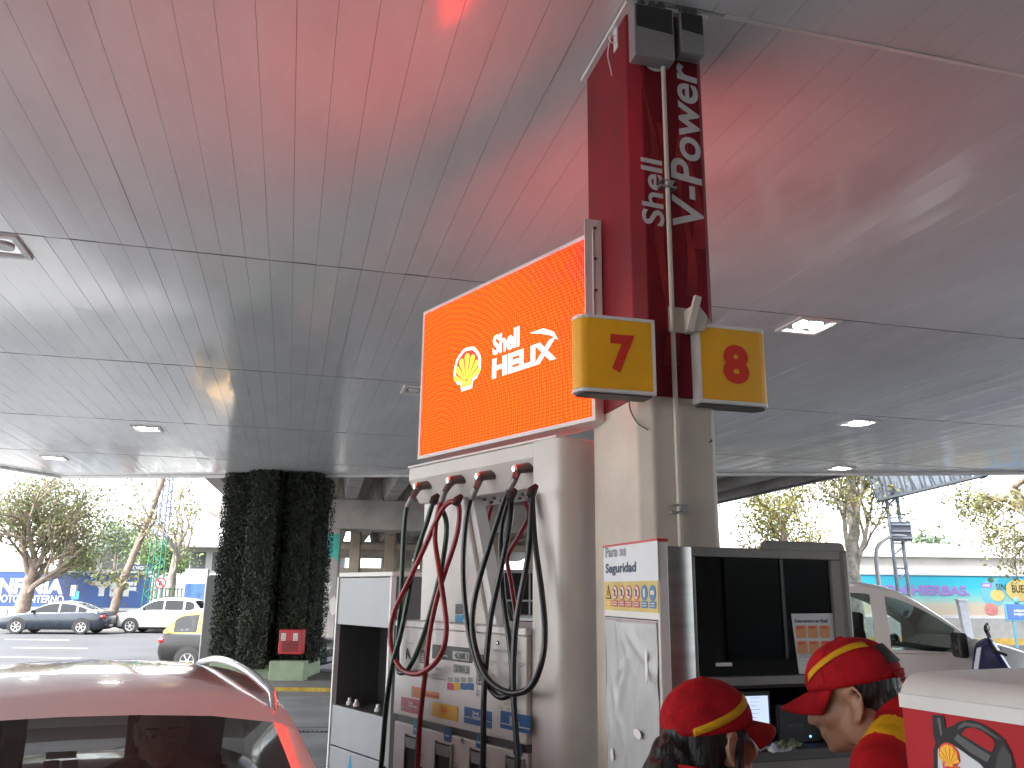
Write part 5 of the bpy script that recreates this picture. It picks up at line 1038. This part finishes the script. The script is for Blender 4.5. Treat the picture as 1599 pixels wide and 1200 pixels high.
# man: profile to the left, head bowed
mh, mr_, ml = 1.82, R(142), R(15)
l_, zt_, zp = place(1326, 997, 2.06, mr_, mh, ml, (.055, 1.60)); print('man', zt_, zp); l_ = (l_[0], l_[1], zp-zt_)
person('person', 'person in red cap and red and yellow jacket looking down at the till', l_, mr_, mh, ml, R(15), R(8), M_skin, 'short', neck=(.055, 1.60))
wh_, wr0, wlean = 1.66, R(52), R(12)
l_, zt_, zp = place(1108, 1058, 2.02, wr0, wh_, wlean); print('woman', zt_, zp); l_ = (l_[0], l_[1], zp-zt_)
person('person', 'person with dark ponytail under a red cap with yellow stripe', l_, wr0, wh_, wlean, R(-4), R(-26), M_skin2, 'long', back=False, sfun=lambda u: 34-40*u)
# driver in the white car
dl = Matrix.Rotation(WR, 3, 'Z')@Vector((-.12, .30, 0)); person('person', 'grey haired driver sitting behind the windscreen of the white car', (WCL[0]+dl.x, WCL[1]+dl.y, -.30), WR, 1.72, R(-8), R(4), 0, M_skin2, 'grey', capon=False, seated=True, jmats=[mat('grey_shirt', (.12, .12, .13), .8, var=.15)]*2)
MB().lathe([(.18+.014*math.cos(t), .014*math.sin(t)) for t in lin(0, 6.2832, 9)], 24).build('steering_wheel', M_trim, D.objects['white_car'], M=Matrix.Translation((.22, .34, .98))@Matrix.Rotation(R(60), 4, 'Y'), smooth=60)
# ------------------------------------------------------------------ street background
def rot2(v, ax, a): return Matrix.Rotation(a, 3, ax)@v
def tree(name, label, base, trunk, r0, seed, bark, leaves, levels=3, nb=4, spread=38, ln=2.2, clump=.5, nleaf=34, lsize=.12, first=.45, group='street trees', extra=(), droop=0):
    rnd = random.Random(seed); t = thing(name, label, 'tree', base, 0, group); wood = MB(); lf = MB()
    pts = smooth_pts(trunk, 4); n = len(pts); rad = [r0*(1-.55*i/(n-1)) for i in range(n)]; rad[0] *= 1.25; wood.tube([p+Vector((rnd.uniform(-1, 1), rnd.uniform(-1, 1), 0))*r0*.12 for p in pts], rad, 10)
    def puff(p, s, cnt):
        for _ in range(cnt):
            q = p+Vector((rnd.gauss(0, s), rnd.gauss(0, s), rnd.gauss(0, s*.75))); nn = Vector((rnd.uniform(-1, 1), rnd.uniform(-1, 1), rnd.uniform(-.2, 1))).normalized(); u = nn.orthogonal().normalized(); u = rot2(u, nn, rnd.uniform(0, 6.28)); v = nn.cross(u); k = lsize*rnd.uniform(.6, 1.3)
            lf.add([q-u*k, q-v*k*.6, q+u*k, q+v*k*.6], [(0, 1, 2, 3)], rnd.randrange(len(leaves)))
    def grow(p, d, L, r, lev):
        m = 5; P = [p]; 
        for i in range(m): d = (d+Vector((rnd.uniform(-.22, .22), rnd.uniform(-.22, .22), rnd.uniform(-.08, .16)-droop*(levels-lev+1)*.1))).normalized(); P.append(P[-1]+d*L/m)
        wood.tube(P, [r*(1-.6*i/m) for i in range(m+1)], 6)
        if lev <= 1: 
            for q in P[2:]: puff(q, clump, nleaf//3)
        if lev > 0:
            for b in range(nb if lev > 1 else 3):
                a = rnd.uniform(.35, 1); q = P[int(a*m)]; dd = rot2(d, d.orthogonal().normalized(), R(rnd.uniform(.5, 1.2)*spread)); dd = rot2(dd, d, rnd.uniform(0, 6.28)); grow(q, dd, L*rnd.uniform(.55, .8), r*.5, lev-1)
    for b in range(nb+1):
        a = first+(1-first)*b/nb; i = min(n-1, int(a*(n-1))); d = (pts[min(i+1, n-1)]-pts[max(i-1, 0)]).normalized(); dd = rot2(d, d.orthogonal().normalized(), R(rnd.uniform(.5, 1.15)*spread)); dd = rot2(dd, d, b*2.4+rnd.uniform(-.4, .4)); grow(pts[i], dd, ln*rnd.uniform(.75, 1.1), r0*.36, levels-1)
    for (q, s, c) in extra: puff(Vector(q), s, c)
    wood.build('trunk', bark, t, smooth=60); lf.build('crown', leaves, t)['kind'] = 'stuff'; return t
M_bark = mat('bark', (.26, .205, .16), .9, var=.25, vscale=5, bump=.5, bscale=14); M_barkp = mat('plane_tree_bark', (.40, .37, .32), .85, var=.3, vscale=3, bump=.3, bscale=8)
LG = [leafmat('leaf_olive', (.15, .155, .065)), leafmat('leaf_green', (.10, .14, .055)), leafmat('leaf_straw', (.22, .20, .09))]; LY = [leafmat('leaf_yellow', (.30, .245, .06)), leafmat('leaf_olive', (0, 0, 0)), leafmat('leaf_lime', (.22, .23, .06))]; LF = [leafmat('leaf_fresh', (.15, .24, .075)), leafmat('leaf_green', (0, 0, 0))]; LB = [leafmat('leaf_blue', (.13, .18, .14)), leafmat('leaf_green', (0, 0, 0))]
G0 = ST+.14
b = aty(32, 960, 44.5); tree('street_tree', 'big spreading tree with pinkish trunk at the far left of the street', (b.x, 44.5, G0), [(0, 0, 0), (.1, 0, 1.2), (.25, 0, 2.3), (.3, 0, 3.4)], .46, 31, M_bark, LG, levels=4, nb=5, spread=44, ln=3.5, clump=.4, nleaf=14, lsize=.085, first=.45)
b = aty(172, 972, 43.7); tree('street_tree', 'slender leaning tree trunk in front of the dark blue hoarding', (b.x, 43.7, G0), [(0, 0, 0), (.15, 0, 1.2), (.5, 0, 2.6), (1.2, 0, 5.0), (2.1, 0, 8.6), (2.6, 0, 11)], .25, 8, M_bark, LG, levels=3, nb=4, spread=60, ln=3.2, clump=.4, nleaf=10, lsize=.11, first=.55, extra=[((.2, -.2, 2.35), .45, 150), ((-.9, -.2, 2.35), .3, 70), ((1.1, -.1, 2.5), .3, 60)])
b = aty(268, 905, 50); tree('street_tree', 'pale bare tree with few yellow leaves behind the lattice mast', (b.x, 50, G0), [(0, 0, 0), (0, 0, 1.8), (.1, 0, 3.4), (.3, 0, 5.2)], .33, 12, M_barkp, LY, levels=3, nb=4, spread=40, ln=3.2, clump=.4, nleaf=8, lsize=.11, first=.5)
for (u, v, d, sd, lb, s, lv_) in ((250, 868, 58, 3, 'bright green bush between the leaning trunk and the mast', 1.0, LF), (125, 870, 60, 5, 'bright green shrub showing above the dark blue hoarding', .5, LF), (185, 838, 66, 6, 'blue green tree crown in front of the white building', 1.15, LB)):
    p = aty(u, v, d); tree('leafy_tree', lb, (p.x, d, G0), [(0, 0, 0), (0, 0, max(1, p.z-1.2)), (.1, 0, max(1.6, p.z-.3))], .16, sd, M_bark, lv_, levels=2, nb=4, spread=55, ln=1.6*s, clump=.55*s, nleaf=60, lsize=.13, first=.6, group='garden trees behind the hoarding', extra=[((0, 0, max(1.6, p.z)), .8*s, 220), ((-1.2*s, 0, max(1.4, p.z-.5)), .5*s, 90), ((1.2*s, 0, max(1.4, p.z-.4)), .5*s, 90)])
# dark blue hoarding on the left
M_navy = mat('hoarding_navy', (.018, .03, .10), .5, var=.5, vscale=.35, col2=(.008, .07, .24)); M_hw = mat('hoarding_white', (.42, .43, .44), .6, var=.1, vscale=1); M_hoW = mat('hoarding_lettering', (.45, .46, .46), .6, var=.05)
HY = 47.5; x0 = aty(-150, 890, HY).x; x1 = aty(241, 893, HY).x; z1 = aty(150, 893, HY).z; z0 = aty(150, 951, HY).z
ho = thing('hoarding', 'long dark blue street hoarding with white lettering', 'billboard', (x0, HY, G0)); zz0, zz1 = z0-G0, z1-G0
bx('board', M_navy, ho, .1, x1-x0-.1, 0, .15, zz0+.06, zz1-.06)
for (a, b, c, d) in ((0, x1-x0, zz1-.058, zz1+.05), (0, x1-x0, zz0-.12, zz0+.058), (0, .098, zz0+.06, zz1-.06), (x1-x0-.098, x1-x0, zz0+.06, zz1-.06)): bx('frame', M_hw, ho, a, b, -.03, .18, c, d)
for k in range(8): bx('post', M_hw, ho, .3+k*(x1-x0-.8)/7, .42+k*(x1-x0-.8)/7, .02, .14, 0, zz0-.12)
def hp(u, v): p = aty(u, v, HY-.02); return p.x-x0, p.z-G0
def ht(s, a, b, c, d, m=M_hoW, bold=.05): (xa, za), (xb, zb_) = hp(a, b), hp(c, d); text('lettering', s, m, D.objects['board'] if False else ho, xa, za, xb-xa, zb_-za, -.012, bold=bold)
ht('INFINIA', -12, 927, 101, 904); ht('CUIDA TU MOTOR INTERNO', -75, 940, 100, 930, bold=.02); ht('YPF', 140, 931, 214, 909, bold=.06); 
(xa, za) = hp(203, 893); MB().box(xa, xa+1.15, 0, .04, zz1+.07, zz1+.42).build('small_name_board', mat('blue_plate', (.03, .07, .13), .5), ho); text('lettering', 'DIGO', M_hoW, ho, xa+.12, zz1+.14, .9, .2, -.01, bold=.05)
# parking meter and no parking sign
p = aty(112, 948, 43.9); t = thing('parking_post', 'slim white post with small blue sign plate on the kerb', 'sign', (p.x, 43.9, G0)); MB().cyl((0, 0, 0), (0, 0, 2.0), .045, n=8).build('post', M_hw, t); bx('sign_plate', mat('sign_cyan', (.05, .32, .36), .5), t, -.05, .32, -.07, -.04, 1.35, 1.75); bx('cap_box', M_hw, t, -.13, .13, -.1, .1, 1.5, 2.05)
p = aty(252, 911, 45); t = thing('no_parking_sign', 'round red and white no parking sign on the lattice mast', 'sign', (p.x, 44.9, G0)); MB().cyl((0, .05, 0), (0, .05, p.z-G0+.3), .035, n=8).build('post', M_grey, t); zz = p.z-G0
plate('red_ring', disc(0, zz, .30, 24), 0, mat('sign_red', (.35, .02, .03), .5), t, .02); plate('white_disc', disc(0, zz, .23, 24), -.008, M_hw, t, .007); text('letter', 'E', M_ink, t, -.09, zz-.12, .18, .24, -.012, bold=.04); plate('red_slash', [(-.2, zz+.14), (-.14, zz+.2), (.2, zz-.14), (.14, zz-.2)], -.016, mat('sign_red', (0, 0, 0)), t, .003)
# lattice mast, green below and blue grey above
p0 = aty(236, 948, 46); p1 = aty(262, 740, 46); mst = thing('lattice_mast', 'tall slim lattice mast painted green below and grey blue above', 'mast', (p0.x, 46, G0)); dx = p1.x-p0.x; HZ = 11.0; kx = dx/(p1.z-G0)
zsw = aty(250, 840, 46).z-G0; M_mg = mat('mast_green', (.04, .24, .16), .6, var=.2); M_mb = mat('mast_grey_blue', (.17, .20, .30), .6, var=.2)
def mp2(z, sx, sy): w_ = .38-.018*z; return (kx*z+sx*w_, sy*w_, z)
for zA, zB, m in ((0, zsw, M_mg), (zsw, HZ, M_mb)):
    for sx in (-1, 1):
        for sy in (-1, 1): MB().cyl(mp2(zA, sx, sy), mp2(zB, sx, sy), .045, n=6).build('corner_leg', m, mst)
    z = zA; k = 0
    while z < zB-.3:
        zn = min(z+.55, zB)
        for sy in (-1, 1): MB().cyl(mp2(z, -1 if k % 2 else 1, sy), mp2(zn, 1 if k % 2 else -1, sy), .03, n=5).build('brace', m, mst)
        z = zn; k += 1
# green fence and white kiosk poster right of the mast
p = aty(258, 940, 47.2); f0 = aty(250, 918, 47.2); t = thing('green_fence', 'short green mesh fence between the mast and the poster stand', 'fence', (p.x, 47.2, G0)); M_gf = mat('fence_green', (.04, .13, .07), .6, var=.2); hz = f0.z-G0
for k in range(9): bx('bar', M_gf, t, -.3+k*.22, -.24+k*.22, 0, .04, 0, hz)
for k in range(5): bx('rail', M_gf, t, -.3, 1.5, .045, .07, .15+k*(hz-.25)/4, .22+k*(hz-.25)/4)
p = aty(284, 940, 46.6); q = aty(325, 889, 46.6); m0 = aty(300, 912, 46.6); t = thing('poster_stand', 'white poster stand with blue picture left of the ivy column', 'billboard', (p.x, 46.6, G0)); W_ = q.x-p.x; bx('panel', M_hw, t, 0, W_, 0, .3, .3, q.z-G0, bevel=.03); bx('poster', mat('poster_blue', (.06, .15, .36), .5, var=.3, vscale=2), t, .1, W_-.1, -.02, -.004, .45, m0.z-G0); bx('foot', M_hw, t, W_*.4, W_*.6, .05, .25, 0, .299)
for k, x in enumerate((.3, .75)): MB().prism([(W_*x-.14, .5), (W_*x+.14, .5), (W_*x+.12, 1.0), (W_*x+.05, 1.1), (W_*x+.06, 1.25), (W_*x-.06, 1.25), (W_*x-.05, 1.1), (W_*x-.12, 1.0)], -.03, -.021).build('printed_figure', (M_hw, mat('print_blue', (.03, .16, .4), .5))[k], t)
# white building far left
M_bw = mat('building_white', (.5, .5, .49), .8, var=.08, vscale=.3); M_bs = mat('building_grey', (.26, .26, .25), .8, var=.1, vscale=.3); M_bg = mat('building_glass', (.045, .05, .055), .2, var=.2, vscale=.4)
a = aty(92, 834, 76); b = aty(345, 834, 76); t = thing('white_building', 'low white office building behind the trees on the left', 'building', (a.x, 76, G0)); W_ = b.x-a.x+9; H_ = a.z-G0
bx('wall', M_bw, t, 0, W_, 0, 14, 0, H_*.5); bx('roof_slab', M_bw, t, -.5, W_+.5, -1.2, 14.2, H_*.84, H_); bx('upper_wall', M_bs, t, .3, W_-.3, .4, 13.5, H_*.5, H_*.84)
for k in range(7): w = bx('window', M_bg, t, .8+k*W_/7.2, .8+k*W_/7.2+W_/9, .34, .41, H_*.54, H_*.78); bx('mullion', M_bw, w, .8+k*W_/7.2+W_/18-.05, .8+k*W_/7.2+W_/18+.05, .3, .335, H_*.54, H_*.78)
bx('pillar', M_bw, t, W_*.29, W_*.33, -.5, .39, 0, H_*1.06); bx('pillar', M_bw, t, W_*.66, W_*.69, -.5, .39, 0, H_*.84)
# far viaduct seen under the bridge
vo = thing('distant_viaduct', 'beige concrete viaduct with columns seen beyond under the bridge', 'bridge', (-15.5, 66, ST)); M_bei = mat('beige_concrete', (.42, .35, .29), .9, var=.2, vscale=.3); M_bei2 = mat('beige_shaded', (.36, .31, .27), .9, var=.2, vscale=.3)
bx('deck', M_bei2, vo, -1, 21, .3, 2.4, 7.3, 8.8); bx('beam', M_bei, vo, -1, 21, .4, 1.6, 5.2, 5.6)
for k in range(8): x = .2+k*2.75; bx('column', M_bei, vo, x, x+.8, .3, 1.1, 0, 7.29, bevel=.05); bx('bracket', M_bei, vo, x-.5, x+1.3, .35, 1.05, 6.6, 7.28)
bx('arch_lintel', M_bei, vo, -1, 21, .45, 1.4, 3.4, 3.8)
# dark shop front seen through the dispenser
p = aty(740, 950, 50); q = aty(842, 893, 50); t = thing('shop_front', 'low dark shop front with white frames seen through the dispenser', 'building', (p.x-3, 50, ST+.1)); W_ = q.x-p.x+4; H_ = q.z-ST; bx('wall', mat('shop_dark', (.014, .014, .016), .4, var=.3), t, 0, W_, .1, 4, 0, H_-.2); bx('fascia', M_hw, t, -.1, W_+.1, -.05, 4.05, H_-.19, H_)
for k in range(6): bx('mullion', M_hw, t, k*W_/5-.05, k*W_/5+.05, 0, .09, 0, H_-.2)
bx('transom', M_hw, t, 0, W_, .02, .085, H_*.45, H_*.48)
# ---------------------------------------------------- right side: turquoise billboard, wall, flyover, gantry, trees
def grad(name, stops):
    m = D.materials.new(name); m.use_nodes = True; n = m.node_tree.nodes; l = m.node_tree.links; b = n['Principled BSDF']; b.inputs['Roughness'].default_value = .5
    tc = n.new('ShaderNodeTexCoord'); s = n.new('ShaderNodeSeparateXYZ'); l.new(tc.outputs['Generated'], s.inputs[0]); ns = n.new('ShaderNodeTexNoise'); ns.inputs['Scale'].default_value = 5; l.new(tc.outputs['Generated'], ns.inputs[0])
    a = n.new('ShaderNodeMath'); a.operation = 'MULTIPLY_ADD'; a.inputs[1].default_value = .16; l.new(ns.outputs['Fac'], a.inputs[0]); l.new(s.outputs['Z'], a.inputs[2]); cr = n.new('ShaderNodeValToRGB'); l.new(a.outputs[0], cr.inputs[0])
    while len(cr.color_ramp.elements) < len(stops): cr.color_ramp.elements.new(.5)
    for e, (p, c) in zip(cr.color_ramp.elements, stops): e.position = p; e.color = (*c, 1)
    l.new(cr.outputs[0], b.inputs['Base Color']); return m
BY = 42; x0 = aty(1325, 895, BY).x-3; x1 = aty(1700, 900, BY).x+3; z1 = aty(1450, 897, BY).z; z0 = aty(1500, 963, BY).z
bb = thing('beach_billboard', 'long turquoise and sand coloured billboard with purple lettering', 'billboard', (x0, BY, ST)); zz0, zz1 = z0-ST, z1-ST
M_tq = grad('turquoise_print', [(.05, (.34, .28, .21)), (.3, (.3, .27, .21)), (.48, (.13, .30, .29)), (.75, (.015, .27, .33)), (1, (.008, .23, .34))])
bdp = bx('board', M_tq, bb, .05, x1-x0-.05, 0, .2, zz0+.05, zz1-.05); bx('top_rail', M_hw, bb, 0, x1-x0, -.04, .24, zz1-.049, zz1+.06); bx('bottom_rail', M_hw, bb, 0, x1-x0, -.04, .24, zz0-.18, zz0+.049)
for k in range(9): bx('post', M_hw, bb, .4+k*(x1-x0-1)/8, .6+k*(x1-x0-1)/8, .03, .17, 0, zz0-.181)
def rp(u, v): p = aty(u, v, BY-.03); return p.x-x0, p.z-ST
def rtx(s, a, b, c, d, m, bold=.04, y=-.02, par=None): (xa, za), (xb, zb_) = rp(a, b), rp(c, d); text('lettering', s, m, par or bdp, xa, za, xb-xa, zb_-za, y, bold=bold)
M_pur = mat('purple_print', (.19, .10, .33), .5, var=.05); rtx('CON HIERBAS.', 1365, 929, 1513, 915, M_pur)
M_sun = mat('bubble_yellow', (.4, .30, .09), .5, var=.05); M_pk = mat('fruit_pink', (.38, .14, .13), .5, var=.2, vscale=3); M_lb = mat('print_sky', (.08, .27, .36), .5, var=.05); M_lg = mat('print_green', (.03, .09, .03), .5)
def blob(nm, u, v, ru, rv, m, y): c = rp(u, v); e = rp(u+ru, v-rv); return plate(nm, disc(c[0], c[1], abs(e[0]-c[0]), 22, abs(e[1]-c[1])), y, m, bdp, .006)
blob('printed_glass', 1550, 926, 15, 22, M_lb, -.012); blob('printed_fruit', 1548, 952, 9, 10, M_pk, -.020); blob('printed_bubble', 1558, 930, 10, 9, M_sun, -.022); blob('printed_bubble', 1592, 922, 19, 17, M_sun, -.022); rtx('BUENO', 1581, 926, 1616, 914, M_brow, .02, -.026); blob('printed_leaf', 1547, 906, 4, 4, M_lg, -.022); a = rp(1533, 918); b = rp(1548, 911); plate('printed_label', rrect(a[0], b[0], a[1], b[1], .05), -.02, M_pur, bdp, .006); rtx('HIER', 1535, 917, 1546, 912.5, M_hw, .03, -.028); rtx('SIN', 1556, 922, 1570, 912, M_brow, .0, -.024)
# blue street board in front of the billboard
p = aty(1572, 970, 38); q = aty(1630, 942, 38); t = thing('blue_notice_board', 'small tilted blue notice board before the turquoise billboard', 'sign', (p.x, 38, ST)); W_ = q.x-p.x; za, zb_ = p.z-ST, q.z-ST; bx('frame', M_lb, t, 0, W_, 0, .1, za, zb_, bevel=.02); bx('face', mat('notice_blue', (.05, .12, .33), .5), t, .06, W_-.06, -.012, -.001, za+.07, zb_-.07); text('lettering', 'estamos\nmejorando', M_hw, t, W_*.2, za+(zb_-za)*.25, W_*.5, (zb_-za)*.4, -.02, bold=.03)
for x in (.3, W_-.4): bx('post', M_lb, t, x, x+.09, .02, .09, 0, za-.001)
MB().ell((W_*.3, -.02, zb_+.1), (.12, .06, .14), 14, 8).build('round_top', M_lb, t, smooth=60)
# low wall and yellow kerb, grey pillar
p = aty(1500, 985, 40); t = thing('low_wall', 'low pale roadside wall with yellow painted base under the billboard', 'wall', (10, 40.2, ST)); bx('wall', mat('wall_pale', (.27, .27, .265), .8, var=.1), t, 0, 40, 0, .3, 0, aty(1540, 966, 40.2).z-ST); bx('yellow_base', mat('kerb_yellow', (.4, .27, .05), .7, var=.15), t, 0, 40, -.06, -.002, 0, .28)
p = aty(1515, 985, 36); q = aty(1503, 938, 36); t = thing('grey_pillar', 'slim pale grey leaning roadside pillar by the van bonnet', 'post', (p.x, 36, ST)); MB().prism([(-.17, 0), (.17, 0), (q.x-p.x+.17+.0, q.z-ST), (q.x-p.x-.17, q.z-ST)], 0, .25).build('shaft', mat('pillar_grey', (.28, .29, .32), .7), t, bevel=.01); bx('cap', M_hw, t, q.x-p.x-.2, q.x-p.x+.2, -.03, .28, q.z-ST, q.z-ST+.06)
# elevated roadway wall
za = aty(1500, 893, 60).z; zb_ = aty(1500, 868, 60).z; zc = aty(1500, 850, 60).z; t = thing('elevated_road', 'pale concrete elevated roadway with parapet behind the billboard', 'bridge', (8, 60, ST)); M_par = mat('parapet_pale', (.42, .41, .39), .85, var=.1, vscale=.5); M_bm = mat('roadway_beam', (.28, .27, .25), .85, var=.12, vscale=.5)
bx('beam', M_bm, t, 0, 70, .35, 9, za-ST, zb_-ST); bx('parapet', M_par, t, -.1, 70.1, 0, .34, zb_-ST-.12, zc-ST); bx('soffit_lip', M_bm, t, 0, 70, .2, .345, za-ST-.1, za-ST)
for k in range(10): bx('pier', M_bm, t, 2+k*7, 3.2+k*7, 2, 3.4, 0, za-ST)
for k in range(24): bx('parapet_post', M_par, t, k*3, k*3+.14, -.04, -.001, zb_-ST, zc-ST+.1)
# gantry with sign backs
p = aty(1413, 920, 34); t = thing('sign_gantry', 'grey steel sign gantry on a lattice pole seen from behind', 'gantry', (p.x, 34, ST)); M_gs = mat('gantry_steel', (.20, .23, .27), .55, .3, var=.2); M_gd = mat('gantry_dark', (.055, .065, .08), .6, var=.15)
pz0 = aty(1410, 783, 34).z-ST
for sx in (-.22, .22): MB().cyl((sx, 0, 0), (sx-.18, 0, pz0+.8), .075, n=8).build('pole_leg', M_gs, t)
k = 0; z = 1.2
while z < pz0: MB().cyl((-.22-.18*z/pz0, 0, z), (.22-.18*z/pz0, 0, z+.35 if k % 2 else z), .035, n=6).build('pole_brace', M_gs, t); z += .5; k += 1
A = aty(1370, 786, 34.5); B_ = aty(1533, 747, 33.2); O = Vector((p.x, 34, ST)); d = (B_-A); Lg = d.length; ux = d.normalized(); M4 = Matrix.Translation(A-O+Vector((0, 0, .0)))@Matrix.Rotation(math.atan2(d.y, d.x), 4, 'Z')@Matrix.Rotation(-math.asin(d.z/Lg), 4, 'Y')
for nm, x0_, x1_, y0_, y1_, z0_, z1_, m in (('walkway', 0, Lg+.1, -.9, -.1, 0, .09, M_gd), ('sign_back', .1, Lg*.93, .1, .2, .1, 1.9, M_gs), ('top_chord', 0, Lg, -.9, -.8, 1.4, 1.5, M_gd), ('end_cap', Lg-.02, Lg+.16, -.95, .25, -.02, .6, M_gd)):
    MB().box(x0_, x1_, y0_, y1_, z0_, z1_).build(nm, m, t, M=M4)
for k in range(12): MB().cyl((k*Lg/11, -.85, .09), ((k+(.5 if k % 2 else -.4))*Lg/11, -.85, 1.4), .035, n=5).build('truss_bar', M_gd, t, M=M4); MB().box(k*Lg/11, k*Lg/11+.05, .04, .099, .1, 1.9).build('sign_rib', M_gd, t, M=M4)
a = aty(1394, 846, 33.8); b = aty(1421, 815, 33.8); t = thing('traffic_sign_back', 'small grey panel on the gantry pole below the gantry', 'sign', (a.x, 33.75, a.z)); W_ = b.x-a.x; H_ = b.z-a.z; bx('panel', M_gd, t, 0, W_, 0, .06, 0, H_)
for k in range(3): bx('rib', M_gs, t, -.02, W_+.02, -.05, -.001, H_*(.15+.33*k), H_*(.15+.33*k)+.06)
bx('pole_clamp', M_gs, t, W_*.55, W_*.75, .061, .2, H_*.3, H_*.6)
# street lamp
p = aty(1373, 915, 30); t = thing('street_lamp', 'white street lamp with curved arm right of the pale tree', 'street lamp', (p.x, 30, ST)); zA = aty(1371, 875, 30).z-ST; e = aty(1392, 838, 30); ex = e.x-p.x; ez = e.z-ST
M_lp = mat('lamp_white', (.4, .4, .4), .5); MB().tube(smooth_pts([(0, 0, 0), (0, 0, zA*.6), (-.02, 0, zA), (.1, 0, zA+.5), (ex*.8, 0, ez-.05), (ex, 0, ez)], 5), [.09-.0016*i for i in range(26)], 8).build('pole', M_lp, t, smooth=60); MB().ell((ex+.25, 0, ez+.02), (.32, .12, .06), 14, 8).build('lamp_head', M_lp, t, smooth=60)
# trees on the right
b = aty(1334, 915, 36); tree('street_tree', 'tall pale barked tree with forked trunk behind the kiosk', (b.x, 36, ST), [(0, 0, 0), (-.05, 0, 2.4), (0, 0, 3.6), (.2, 0, 5.2), (.3, 0, 7.5)], .38, 44, M_barkp, LY, levels=4, nb=4, spread=34, ln=3.3, clump=.55, nleaf=18, lsize=.085, first=.35)
b = aty(1222, 900, 44); tree('street_tree', 'yellow green leafy tree between the column and the pale trunk', (b.x, 44, ST), [(0, 0, 0), (0, 0, 2.6), (.2, 0, 4.6), (.1, 0, 6.0)], .28, 15, M_bark, LY, levels=3, nb=4, spread=46, ln=2.0, clump=.5, nleaf=44, lsize=.085, first=.45, extra=[((-1.3, 0, 4.3), .5, 260), ((1.0, 0, 4.2), .5, 220), ((-.2, 0, 5.6), .7, 380), ((-1.6, 0, 5.8), .5, 220), ((1.4, 0, 5.6), .5, 200)])
b = aty(1650, 900, 38); tree('street_tree', 'broad tree with hanging olive foliage at the far right edge', (b.x, 38, ST), [(0, 0, 0), (-.1, 0, 2.5), (-.6, 0, 5.0), (-1.4, 0, 7.0)], .42, 27, M_bark, [LY[2], LG[0], LG[2]], levels=3, nb=5, spread=60, ln=2.6, clump=.42, nleaf=26, lsize=.085, first=.55, droop=.6, extra=[((-3.1, .3, 6.0), .5, 420), ((-2.4, 0, 4.9), .42, 300), ((-3.9, 0, 6.6), .4, 220), ((-1.6, 0, 6.4), .5, 250)])
b = aty(1455, 850, 90); tree('leafy_tree', 'far blue green tree showing above the elevated road parapet', (b.x, 90, ST), [(0, 0, 0), (0, 0, 4), (0, 0, 6.2)], .25, 19, M_bark, LB, levels=2, nb=4, spread=50, ln=2.2, clump=.7, nleaf=60, lsize=.25, first=.6, group='far trees', extra=[((0, 0, 7.0), 1.2, 260), ((1.5, 0, 6.4), .8, 120), ((-1.5, 0, 6.2), .7, 110)])
# unseen dark building added behind the camera to darken reflections in the kiosk glass
t = thing('added_dark_building', 'dark unseen building added behind the camera to darken the smoked kiosk glass', 'building', (0, -10.5, 0), AX); M_added = mat('added_building_wall', (.16, .15, .14), .7, var=.15); bx('wall', M_added, t, -16, 18, -6, 0, 0, 4.0)
for k in range(8): w = bx('window', M_bg, t, -14.5+k*4, -11.5+k*4, .001, .05, .5, 2.9); bx('mullion', M_alu, w, -13.04+k*4, -12.96+k*4, .051, .08, .5, 2.9)
